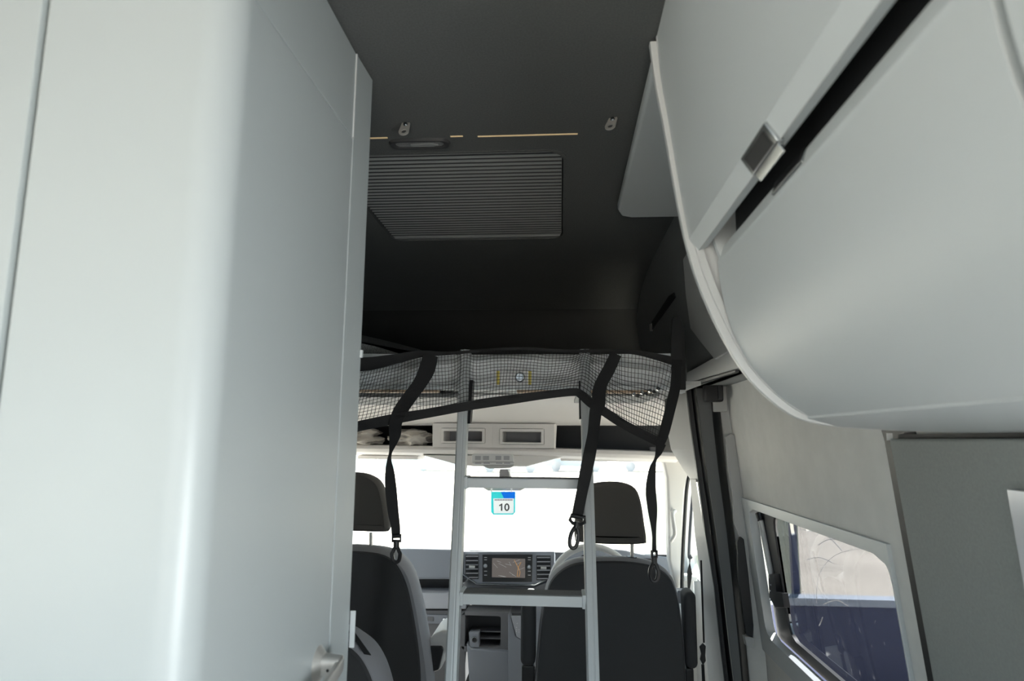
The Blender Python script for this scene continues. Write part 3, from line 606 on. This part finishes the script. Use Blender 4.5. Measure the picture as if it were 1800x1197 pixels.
fr.build('fascia', M['headliner'], oc)
for (p, q_) in ((a0, a1), (b0, b1)):
    cb = MB().ringsheet((p.x + .002, q_.x - .002, q_.z + .002, p.z - .002), (p.x + .014, q_.x - .014, q_.z + .010, p.z - .014), .003, lambda a, b: Vector((a, 2.952, b)), (0, .03, 0)).build('cubby_frame', M['headliner'], oc, bevel=.001)
    MB().loft([[Vector((x, 2.975, z)) for x, z in ((p.x + .012, q_.z + .009), (q_.x - .012, q_.z + .009), (q_.x - .012, p.z - .012), (p.x + .012, p.z - .012))], [Vector((x, 3.08, z)) for x, z in ((p.x + .022, q_.z + .012), (q_.x - .022, q_.z + .012), (q_.x - .022, p.z - .016), (p.x + .022, p.z - .016))]], cap=False).build('cubby_wall', M['headliner'], cb)
    MB().box(p.x, 3.08, q_.z, q_.x, 3.09, p.z).build('cubby_back', M['seatside'], cb)
cl = thing('cab_lamp', 'white cab reading lamp unit with dark grilles above the mirror', 'lamp', at(865, 824, Y=2.98))
pp([(829, 800), (833, 797), (898, 797), (902, 800), (903, 812), (829, 812)], 2.985, .03).build('housing', M['white'], cl, bevel=.003)
for x0 in (835, 849.5, 871, 885.5):
    g_ = pb(x0, 801.5, x0 + 10, 808.5, 2.984, .004).build('grille', M['dashl'], cl)
    for k in range(2): pb(x0, 803.5 + 2.4 * k, x0 + 10, 804.3 + 2.4 * k, 2.983, .003).build('slat', M['trim'], g_)
pp([(829, 812.5), (904, 812.5), (902, 817), (833, 817)], 2.98, .04).build('button_row', M['white'], cl, bevel=.002)
for x0 in (835, 850, 872, 886): pb(x0, 813.4, x0 + 11, 815, 2.978, .003).build('button', M['inkl'], cl)
pp([(848, 817), (904, 817), (903, 820), (896, 823), (860, 824), (852, 821)], 2.985, .05).build('lamp_cover', M['trim'], cl, bevel=.003)
mr = thing('rear_view_mirror', 'rear view mirror with black stem behind the upper ladder tread', 'mirror', at(885, 864, Y=3.3))
pp([(878, 825), (892, 825), (898, 842), (897, 848), (877, 848)], 3.32, .03).build('stem', M['dashd'], mr, bevel=.003)
MB().prism([at(880, 827, Y=3.33), at(892, 827, Y=3.33), at(892, 836, Y=3.33), at(880, 836, Y=3.33)], (0, .22, 0)).build('glass_mount', M['dashd'], mr)
pp([(893, 826), (896, 830), (901, 846), (898, 848)], 3.315, .02).build('cable_cover', M['trim'], mr, bevel=.001)
pp([(847, 846), (852, 843), (920, 843), (926, 848), (924, 858), (914, 863), (858, 863), (848, 857)], 3.26, .04).build('mirror_housing', M['trim'], mr, bevel=.005)
tg = thing('number_tag', 'blue and cyan hanging tag with the number 10 below the mirror', 'tag', at(884, 905, Y=3.24))
MB().prism([at(x, y, Y=3.24) for x, y in ((863, 864), (880, 864), (886, 876), (867, 876), (868, 902.5), (899, 902.5), (903, 901.5), (903.3, 876), (906, 876), (906, 900), (902, 905), (867, 905), (863, 900))], (0, .001, 0)).build('card', M['cyan'], tg)
pp([(880, 864), (906, 864), (906, 876), (886, 876)], 3.24, .001).build('blue_corner', M['blue'], tg)
pp([(867, 876), (903.3, 876), (903, 901.5), (899, 902.5), (868, 902.5)], 3.24, .001).build('white_field', M['cardw'], tg)
for x0, x1 in ((862.5, 865.5), (897.5, 900.5)): pb(x0, 858, x1, 865, 3.236, .003).build('hanging_loop', M['cardw'], tg)
mb = MB()
for k in range(11): x0 = 869.5 + k * 2.9; mb.add(*(lambda b_: (b_.v, b_.f))(pb(x0, 877.4, x0 + 2.1, 880, 3.2372, .0008)))
mb.build('small_lettering', M['inkl'], tg)
mb = MB().prism([at(x, y, Y=3.2385) for x, y in ((881.2, 885.2), (883, 885.2), (883, 897.8), (880.5, 897.8), (880.5, 888.4), (879, 889.3), (877.4, 889.8), (877.4, 887.6), (879.6, 886.8))], (0, .001, 0)); mb.build('digit_one', M['ink'], tg)
c0 = at(891, 891.5, Y=3.2385); el = lambda rx_, rz, y: [Vector((c0.x + rx_ * math.cos(t * math.pi / 14), y, c0.z + rz * math.sin(t * math.pi / 14))) for t in range(28)]
px_ = 3.24 / F
MB().loft([el(4.5 * px_, 6.4 * px_, 3.2385), el(2.0 * px_, 4.2 * px_, 3.2385), el(2.0 * px_, 4.2 * px_, 3.2395), el(4.5 * px_, 6.4 * px_, 3.2395), el(4.5 * px_, 6.4 * px_, 3.2385)], cap=False).build('digit_zero', M['ink'], tg)
# crumpled cloth on shelf
def cloth(cx_, cy_, rx2, ry2, Y, sd, label):
    mb = MB(); rings = []; c_ = at(cx_, cy_, Y=Y)
    for i in range(1, 40):
        th = math.pi * i / 40; rg = []
        for j in range(80):
            ph = 2 * math.pi * j / 80; d = Vector((math.cos(th), math.sin(th) * math.cos(ph), math.sin(th) * math.sin(ph)))
            q_ = Vector((d.x * 1.6 + sd, d.y * 1.6, d.z * 2.6)); wv = 1 - abs(noise.noise(q_ * .9)) * 2.2
            k_ = 1 + .34 * wv - .15 + .05 * noise.noise(q_ * 2.6)
            pw = lambda a_: math.copysign(abs(a_) ** .8, a_)
            rg.append(c_ + Vector((d.x * rx2 * k_, d.y * .09 * k_, max(pw(d.z) * ry2 * k_, -ry2 * .80))))
        rings.append(rg)
    mb.loft(rings); return tag(mb.build('crumpled_cloth', M['cloth'], smooth=70), label, 'cloth', 'bundled cloths on the overhead shelf')
cloth(722, 771, .095, .040, 3.06, 2.3, 'beige crumpled cloth bundle next to the overhead console')
cloth(626, 770, .118, .046, 3.05, 7.1, 'beige crumpled cloth bundle beside the left cabinet edge')
pb(1143, 786, 1166, 792, 3.04, .04).build('shelf_block', M['dashd']); tag(bpy.data.objects['shelf_block'], 'small dark grey block at the right end of the overhead shelf', 'block')
hk = thing('seatbelt_anchor', 'black seat belt guide on the pillar below the overhead locker', 'belt guide', at(1256, 720, Y=2.38))
pb(1238, 671, 1273, 706, 2.36, .04).build('cover', M['black'], hk, bevel=.008)
pb(1262, 676, 1271, 702, 2.352, .01).build('slot_frame', M['rubber'], hk, bevel=.002)
pb(1252, 668, 1279, 724, 2.402, .012).build('back_plate', M['trim'], hk, bevel=.004)

# ================================================================= SEATS
def offs(pts, d):
    n = len(pts); out = []
    for i in range(n):
        a, p, b = Vector(pts[i - 1]), Vector(pts[i]), Vector(pts[(i + 1) % n]); t = (b - a)
        if t.length < 1e-9: out.append(p); continue
        t.normalize(); nn = Vector((-t.y, t.x)); out.append(p + nn * d)
    return out
def cushion(pxs, Y, layers, name, mt_, parent, zlim=None, **k):
    P2 = [(lambda p: (p.x, p.z))(at(x, y, Y=Y)) for x, y in pxs]
    P2 = [(p.x, p.y) for p in smoothpath([(a, b, 0) for a, b in P2], 3, True)]
    ar = sum(P2[i - 1][0] * P2[i][1] - P2[i][0] * P2[i - 1][1] for i in range(len(P2)))
    if ar < 0: P2 = P2[::-1]
    rg = []
    for dy, ins, lean in layers: rg.append([Vector((p.x, Y + dy, p.y + lean)) for p in offs(P2, ins)])
    return MB().loft(rg).build(name, mt_, parent, smooth=60, **k)
BL = [(0.0, .030, 0), (-.004, .012, 0), (.012, .002, 0), (.04, -.004, 0), (.09, 0, 0), (.12, .015, 0), (.13, .04, 0)]
def seat(cx_, label, out, panel, hr, posts, Y, arms):
    b_ = at(cx_, 1100, Y=Y + .2); t = thing('captain_chair', label, 'seat', (b_.x, Y + .25, -1.5), 'cab seats')
    bk_ = cushion(out, Y, BL, 'backrest', M['seatside'], t)  # border paler than the back panel; light from the front put into colour
    cushion(panel, Y - .008, [(0, .012, 0), (-.004, .004, 0), (.004, 0, 0), (.02, 0, 0)], 'back_panel', M['seat'], t)
    cushion(hr, Y + .02, [(0, .025, 0), (-.006, .012, 0), (.004, .002, 0), (.03, -.001, 0), (.065, .004, 0), (.085, .018, 0), (.09, .035, 0)], 'headrest', M['hrest'], t)
    for x in posts:
        pst = MB().tube([at(x, hr_b - 4, Y=Y + .06), at(x, 990, Y=Y + .06)], .0065, 12).build('headrest_post', M['steel'], t)
        MB().tube([at(x, hr_b + 20, Y=Y + .06), at(x, hr_b + 32, Y=Y + .06)], .02, 14).build('post_collar', M['black'], pst)
    xc = b_.x
    MB().box(xc - .24, Y + .1, -1.08, xc + .24, Y + .58, -.93).build('seat_cushion', M['seatside'], t, bevel=.03, seg=3)
    MB().box(xc - .2, Y + .08, -1.5, xc + .2, Y + .5, -1.085).build('seat_base', M['dark'], t, bevel=.01)
    return t
hr_b = 958
out = [(1045, 985), (1100, 985), (1150, 993), (1178, 1012), (1190, 1040), (1198, 1085), (1204, 1140), (1207, 1200), (1206, 1300), (1190, 1390), (950, 1390), (934, 1300), (941, 1200), (946, 1140), (951, 1090), (957, 1050), (966, 1020), (985, 1000), (1010, 988)]
sh_ = lambda o_, dx, dy=0: [(x + dx, y + dy) for x, y in o_]
def inset(o_, cx_, cy_, k, ky=None): return [(cx_ + (x - cx_) * k, cy_ + (y - cy_) * (ky or k)) for x, y in o_]
hr = [(1030, 856), (1060, 848), (1095, 849), (1118, 860), (1128, 885), (1134, 925), (1137, 950), (1130, 957), (1075, 958), (1020, 954), (1011, 948), (1011, 910), (1015, 880)]
t = seat(1073, 'charcoal driver seat behind the right ladder rail', out, inset(out, 1073, 1190, .985, .985), hr, (1036, 1111), 2.45, None)
p = t
def arm(px0, px1, y0, y1, y2, Y, t_, nm='armrest'):
    a = pb(px0, y0, px1, y1, Y, .10).build(nm, M['seat'], t_, bevel=.022, seg=4)
    pb(px0 + 2, y1 - 4, px1 - 2, y2, Y + .015, .07).build('armrest_base', M['black'], a, bevel=.006)
arm(1203, 1229, 1041, 1179, 1400, 2.47, t); arm(915, 941, 1062, 1174, 1400, 2.47, t)
pb(1190, 1038, 1206, 1062, 2.56, .05).build('side_bolster', M['dashl'], t, bevel=.008)
pout = [(x - 1073 + 614, y) for x, y in out]
pout = [(560, 968), (600, 963), (640, 964), (680, 970), (704, 986), (722, 1012), (735, 1060), (744, 1110), (752, 1160), (756, 1210), (752, 1300), (735, 1390), (490, 1390), (474, 1300), (473, 1200), (482, 1100), (492, 1050), (510, 1000), (530, 976)]
ppan = [(560, 974), (600, 969), (640, 970), (675, 976), (697, 993), (713, 1025), (722, 1060), (731, 1110), (737, 1160), (739, 1210), (736, 1300), (722, 1380), (500, 1380), (488, 1300), (487, 1200), (493, 1100), (503, 1050), (520, 1000), (536, 982)]
hr2 = [(560, 842), (590, 833), (625, 831), (650, 836), (668, 852), (677, 885), (682, 925), (680, 932), (672, 936), (610, 934), (555, 932), (546, 928), (546, 890), (550, 858)]
hr_b = 940
t2 = seat(614, 'charcoal passenger seat beside the tall cabinet edge', pout, ppan, hr2, (577, 652), 2.45, None)
a_ = pp([(748, 1140), (758, 1118), (776, 1109), (790, 1108), (790, 1140), (780, 1152), (776, 1176), (764, 1184), (752, 1180), (748, 1165)], 2.52, .22).build('armrest', M['cabwhite'], t2, bevel=.018, seg=4)  # white body colour stands in for sunlight on the armrest
pp([(747, 1146), (752, 1137), (776, 1137), (779, 1142), (771, 1178), (757, 1182), (748, 1170)], 2.505, .03).build('armrest_end', M['black'], a_, bevel=.006)
# third seat corner at lower left
rs = thing('rear_bench_seat', 'grey rounded seat shoulder at bottom left beside the tall cabinet', 'seat', (-.72, 1.85, -1.5))
ro = [(560, 1112), (600, 1118), (618, 1128), (640, 1145), (656, 1168), (668, 1197), (678, 1240), (690, 1340), (690, 1480), (430, 1480), (430, 1200), (480, 1130), (520, 1112)]
cushion(ro, 1.62, BL, 'backrest', M['seatside'], rs)
cushion([(x - 14, y + 5) for x, y in ro], 1.61, [(0, .012, 0), (-.004, .004, 0), (.004, 0, 0), (.02, 0, 0)], 'back_panel', M['seat'], rs)
MB().box(-.95, 1.70, -1.10, -.45, 2.15, -.95).build('seat_cushion', M['seatside'], rs, bevel=.03, seg=3); MB().box(-.9, 1.68, -1.5, -.5, 2.1, -1.105).build('seat_base', M['dark'], rs, bevel=.01)
bt = thing('belt_strap', 'black seat belt strap over the grey seat shoulder at bottom left', 'seat belt', at(640, 1150, Y=1.60))
MB().prism([at(x, y, Y=1.60) for x, y in ((616, 1114), (622, 1110), (652, 1152), (640, 1150))], (0, .003, 0)).build('webbing', M['web'], bt)
MB().disc(at(613, 1122, Y=1.60), (0, -1, 0), .018, .014, .01, 20).build('guide_ring', M['black'], bt)
MB().tube(smoothpath([at(x, y, Y=1.58) for x, y in ((612, 1110), (618, 1113), (621, 1121))], 4), .002, 6).build('chrome_rim', M['chrome'], bt)
# driver belt
db = thing('driver_seat_belt', 'thin black seat belt with buckle hanging beside the right pillar', 'seat belt', at(1237, 1195, Y=2.44))
MB().prism([at(x, y, Y=2.5) for x, y in ((1231, 985), (1234, 985), (1239, 1130), (1236, 1130))], (0, .004, 0)).build('webbing', M['web'], db)
pp([(1230, 1138), (1236, 1131), (1241, 1136), (1240, 1152), (1241, 1162), (1236, 1170), (1231, 1160), (1233, 1150)], 2.49, .012).build('buckle', M['black'], db, bevel=.002)
MB().prism([at(x, y, Y=2.5) for x, y in ((1233, 1168), (1238, 1168), (1242, 1240), (1236, 1240))], (0, .004, 0)).build('webbing', M['web'], db)
MB().prism([at(x, y, Y=2.9) for x, y in ((1211, 975), (1215, 975), (1213, 990), (1217, 1008), (1212, 1040), (1209, 1040), (1208, 1005), (1212, 990))], (0, .004, 0)).build('upper_webbing', M['web'], db)
gh = thing('grab_handle', 'white grab handle on the windscreen pillar', 'handle', at(1185, 950, Y=3.0))
MB().tube(smoothpath([at(x, y, Y=Y) for x, y, Y in ((1186, 898, 3.045), (1182, 904, 3.01), (1184, 920, 2.99), (1186, 938, 2.99), (1181, 948, 3.01), (1180, 951, 3.045))], 4), .009, 10).build('grip', M['cabwhite'], gh)

# ================================================================= DASHBOARD
da = thing('dashboard', 'slate grey dashboard with centre screen and air vents', 'dashboard', (-.25, 3.55, -1.5))
pp([(520, 964), (720, 963), (812, 965), (812, 1018), (735, 1018), (700, 1016), (520, 1014)], 3.46, .40, .19).build('upper_body', M['dash'], da, bevel=.012, seg=3)
pp([(520, 1014), (812, 1014), (812, 1042), (520, 1040)], 3.56, .30).build('open_tray', M['black'], da)
pp([(520, 1040), (820, 1043), (820, 1071), (520, 1069)], 3.44, .25).build('middle_panel', M['dashl'], da, bevel=.006)
gb = pp([(520, 1071), (818, 1073), (818, 1200), (520, 1200)], 3.46, .25).build('glovebox', M['dashd'], da, bevel=.004)
pb(742, 1080, 788, 1097, 3.45, .02).build('latch_plate', M['dash'], gb, bevel=.002); pb(751, 1084, 762, 1092, 3.446, .01).build('latch_handle', M['dashd'], gb, bevel=.002)
MB().disc(at(781, 1089, Y=3.45), (0, -1, 0), .008, .007, .005, 16).build('lock', M['chrome'], gb)
cu_ = [(813, 969), (975, 969), (975, 1008), (962, 1019), (941, 1030), (838, 1028), (812, 1010)]
pp(cu_, 3.36, .35, .19).build('centre_housing', M['dash'], da, bevel=.006)
mb = MB(); P_ = [at(x, y, Y=3.357) for x, y in [(814, 972), (814, 1009), (839, 1026), (940, 1028), (962, 1017), (974, 1007)]]; mb.tube(P_, .0025, 6).build('chrome_line', M['chrome'], da)
def vent(x0, y0, x1, y1, cut, lab):
    poly = [(x0, y0), (x1, y0), (x1, y1), (x0 + (8 if cut < 0 else 0), y1), (x0, y1 - (8 if cut < 0 else 0))] if cut < 0 else [(x0, y0), (x1, y0), (x1, y1 - 6), (x1 - 8, y1), (x0, y1)]
    v = pp(poly, 3.354, .01).build('air_vent', M['black'], da); n = 6
    for k in range(n):
        yy = y0 + 3 + (y1 - y0 - 6) * k / (n - 1); xa = x0 + 1 + (5 if cut < 0 and k == n - 1 else 0); xb_ = x1 - 1 - (4 if cut > 0 and k == n - 1 else 0)
        MB().prism([at(xa, yy - 1, Y=3.342), at(xb_, yy - 1, Y=3.342), at(xb_, yy + .9, Y=3.348), at(xa, yy + .9, Y=3.348)], (0, .01, -.002)).build('vent_slat', M['dashl'], v)
    pb((x0 + x1) / 2 - 5, (y0 + y1) / 2 - 2, (x0 + x1) / 2 + 5, (y0 + y1) / 2 + 2, 3.336, .01).build('vent_tab', M['trim'], v, bevel=.001)
vent(818, 975, 841, 1018, -1, ''); vent(943, 977, 968, 1020, 1, '')
info = pp([(848, 975), (936, 975), (935, 1023), (848, 1023)], 3.352, .012).build('infotainment_unit', M['black'], da, bevel=.001)
pb(865, 981, 923, 1016, 3.350, .002).build('display', M['screen'], info)
mb = MB(); random.seed(5)
for k in range(12):
    x, y = random.uniform(867, 912), random.uniform(984, 1013); mb.tube([at(x, y, Y=3.349), at(min(922, x + random.uniform(4, 14)), min(1014, max(983, y + random.uniform(-7, 9))), Y=3.349)], .0007, 4)
mb.build('map_lines', M['road'], info)
mb = MB(); mb.tube(smoothpath([at(x, y, Y=3.349) for x, y in ((904, 984), (910, 996), (914, 1005), (912, 1014))], 4), .0016, 6).tube(smoothpath([at(x, y, Y=3.349) for x, y in ((916, 988), (911, 998), (909, 1014))], 4), .0016, 6); mb.build('route_line', M['route'], info)
for x, y in ((853.5, 994), (930, 996)):
    k_ = MB().disc(at(x, y, Y=3.352), (0, -1, 0), .0115, .0105, .008, 20).build('dial', M['chrome'], info, bevel=.001); MB().disc(at(x, y, Y=3.343), (0, -1, 0), .006, .006, .001, 16).build('dial_centre', M['dashl'], info)
mb = MB()
for x in (853.5, 930.5):
    for y in (980, 984, 1004, 1011): q_ = pb(x - 2.5, y - .6, x + 2.5, y + .5, 3.351, .001); mb.add(q_.v, q_.f)
mb.build('button_marks', M['ink_w'], info)
pp([(812, 1030), (838, 1029), (941, 1031), (965, 1022), (1000, 1022), (1000, 1048), (812, 1044)], 3.40, .2).build('lower_housing', M['dashd'], da, bevel=.004)
sw = pb(822, 1034, 922, 1043.5, 3.385, .03).build('switch_row', M['black'], da, bevel=.001)
for k, x in enumerate((830, 841, 858, 870, 882, 896, 908)): pb(x, 1037, x + 7, 1041, 3.382, .004).build('switch', M['route'] if k == 0 else M['dashl'], sw)
# driver side hood
pp([(985, 1000), (990, 975), (1003, 966), (1060, 962), (1100, 966), (1122, 972), (1180, 980), (1190, 985), (1190, 1080), (985, 1080)], 3.42, .35, .2).build('instrument_hood', M['dash'], da, bevel=.012, seg=3)
pb(1132, 982, 1152, 990, 3.41, .02).build('side_vent', M['black'], da)
# centre console
cc = thing('centre_console', 'dark grey centre console with open cubby between the seats', 'console', at(860, 1400, Y=3.2))
st_ = MB().ringsheet((at(818, 1075, Y=3.36).x, at(916, 1075, Y=3.36).x, at(818, 1146, Y=3.36).z, at(818, 1074, Y=3.36).z), (at(828, 1, Y=3.36).x, at(891, 1, Y=3.36).x, at(860, 1137, Y=3.36).z, at(860, 1083, Y=3.36).z), .01, lambda a, b: Vector((a, 3.36, b)), (0, .12, 0)).build('stack', M['dashd'], cc, bevel=.003)
pb(822, 1076, 897, 1140, 3.48, .01).build('cubby_back', M['dark'], cc); pb(842, 1121, 890, 1124, 3.38, .1).build('cubby_shelf', M['dashd'], cc); pb(828, 1108, 890, 1112, 3.40, .08).build('cubby_shelf', M['dashd'], cc)
sp_ = pp([(824, 1112), (842, 1112), (842, 1138), (826, 1138)], 3.34, .06).build('socket_panel', M['dash'], cc, bevel=.003)
MB().disc(at(834, 1124, Y=3.338), (0, -1, 0), .015, .013, .006, 20).build('socket_ring', M['chrome'], sp_, bevel=.001); MB().disc(at(834, 1124, Y=3.332), (0, -1, 0), .010, .010, .002, 20).build('socket_cap', M['black'], sp_)
pp([(820, 1130), (829, 1140), (895, 1146), (897, 1400), (838, 1400)], 3.33, .15).build('lower_body', M['dash'], cc, bevel=.008)
sd_ = pp([(893, 1079), (898, 1084), (906, 1118), (917, 1125), (917, 1060), (960, 1060), (960, 1400), (900, 1400), (893, 1180)], 3.30, .2).build('shift_tower', M['dash'], cc, bevel=.006)
sf = pp([(898, 1083), (917, 1083), (917, 1124), (908, 1119)], 3.295, .01).build('shift_panel', M['dashl'], cc, bevel=.001)
mb = MB()
for x, y in ((909, 1096), (908, 1103), (908, 1107), (908, 1110), (912, 1107), (912, 1111)): q_ = pb(x - .7, y - .8, x + .7, y + .8, 3.294, .001); mb.add(q_.v, q_.f)
mb.build('shift_marks', M['ink_w'], cc)
gk = pp([(924, 1043), (928, 1038), (937, 1038), (942, 1042), (944, 1050), (926, 1056)], 3.18, .05); gk.build('gear_knob', M['trim'], cc, bevel=.008, seg=3)
MB().tube([at(934, 1050, Y=3.205), at(934, 1110, Y=3.25)], .009, 8).build('gear_lever', M['black'], cc)
# steering wheel
wc = at(1042, 1036, Y=3.08); swt = thing('steering_wheel', 'dark steering wheel with light sheen behind the driver seat', 'steering wheel', (wc.x, 3.1, wc.z - .15))
vu = Vector((0, .40, .916)); R_ = .19
MB().tube([wc + Vector((1, 0, 0)) * R_ * math.cos(a) + vu * R_ * math.sin(a) for a in [2 * math.pi * k / 48 for k in range(48)]], .015, 10, closed=True).build('rim', M['trim'], swt)  # pale rim colour carries the sheen of a dark wheel
MB().disc(wc, (0, -.916, .4), .07, .055, .03, 24).build('hub', M['dashd'], swt, bevel=.005)
for a in (math.radians(10), math.radians(170), math.radians(270)):
    MB().tube([wc + Vector((1, 0, 0)) * .05 * math.cos(a) + vu * .05 * math.sin(a), wc + Vector((1, 0, 0)) * R_ * math.cos(a) + vu * R_ * math.sin(a)], .014, 8).build('spoke', M['dash'], swt)
MB().tube([wc, wc + Vector((0, .35, -.15))], .03, 12).build('column', M['dashd'], swt)
MB().tube(smoothpath([at(x, y, Y=3.04) for x, y in ((1030, 990), (1024, 985), (1022, 979), (1027, 976))], 4), .004, 6).build('stalk', M['black'], swt)

# ================================================================= OUTSIDE
GZ = -2.1
wl = thing('navy_wall', 'navy blue panel wall with pale top rail outside the side window', 'wall', (4.5, 5.8, GZ))
zt_ = at(1480, 1060, Y=5.6).z
for k in range(4): MB().box(1.6 + k * 1.6, 5.6, GZ, 3.19 + k * 1.6, 5.66, zt_ - .02).build('panel', M['navy'], wl)
MB().box(1.6, 5.57, zt_ - .02, 8.0, 5.72, zt_ + .035).build('top_rail', M['paleblue'], wl)
p = at(1405, 1050, Y=5.7); q2 = at(1405, 915, Y=5.7)
tag(MB().box(p.x - .025, 5.75, GZ, p.x + .025, 5.80, q2.z + .9).build('fence_post', M['navy']), 'dark upright post behind the navy wall outside the window', 'post')
b = at(1345, 980, Y=9.0); b2_ = at(1398, 980, Y=9.0)
tag(MB().box(b.x - 1.5, 9, GZ, b2_.x + .05, 9.3, at(1370, 870, Y=9).z).build('concrete_wall', M['concrete']), 'pale greenish concrete wall seen at the left of the side window', 'wall')
def car(x, y, mt_, label):
    t_ = thing('parked_car', label, 'car', (x, y, GZ), 'parked cars far beyond the windscreen')
    L = 2.1; sec = [(-L, .35), (-L, .75), (-L * .92, .92), (-1.1, 1.0), (-.65, 1.42), (.75, 1.45), (1.35, 1.02), (L * .95, .95), (L, .7), (L, .35)]
    MB().prism([(x + a, y, GZ + b_) for a, b_ in sec], (0, 1.7, 0)).build('body', mt_, t_, bevel=.06)
    MB().prism([(x + a, y - .01, GZ + b_) for a, b_ in ((-.98, 1.03), (-.6, 1.36), (.7, 1.38), (1.15, 1.03))], (0, .02, 0)).build('side_window', M['carg'], t_)
    for a in (-1.3, 1.3): MB().disc((x + a, y - .02, GZ + .33), (0, 1, 0), .33, .33, .2, 20).build('wheel', M['seatside'], t_)  # wheels greyed, bright haze put into their colour
for (x, y, mt_, lb) in ((-3.2, 42, M['carw'], 'white car, leftmost of the parked cars in view through the windscreen'), (1.0, 44, M['carg'], 'grey car, second from left through the windscreen'), (6.0, 45, M['carw'], 'white car, third from left through the windscreen'), (11, 43, M['carb'], 'blue grey car, rightmost of those parked beyond the windscreen'), (-7.7, 43, M['carw'], 'white car partly hidden by the left ladder rail')): car(x, y, mt_, lb)
tf = thing('teal_fence', 'pale teal fence panels beyond the left half of the windscreen', 'fence', (-10, 39, GZ))
for k in range(5): MB().box(-14 + k * 1.55, 39, GZ + .3, -12.55 + k * 1.55, 39.1, GZ + 1.5).build('panel', M['teal'], tf)
# strip helper ids
for o in bpy.data.objects:
    if '_b' in o: del o['_b']
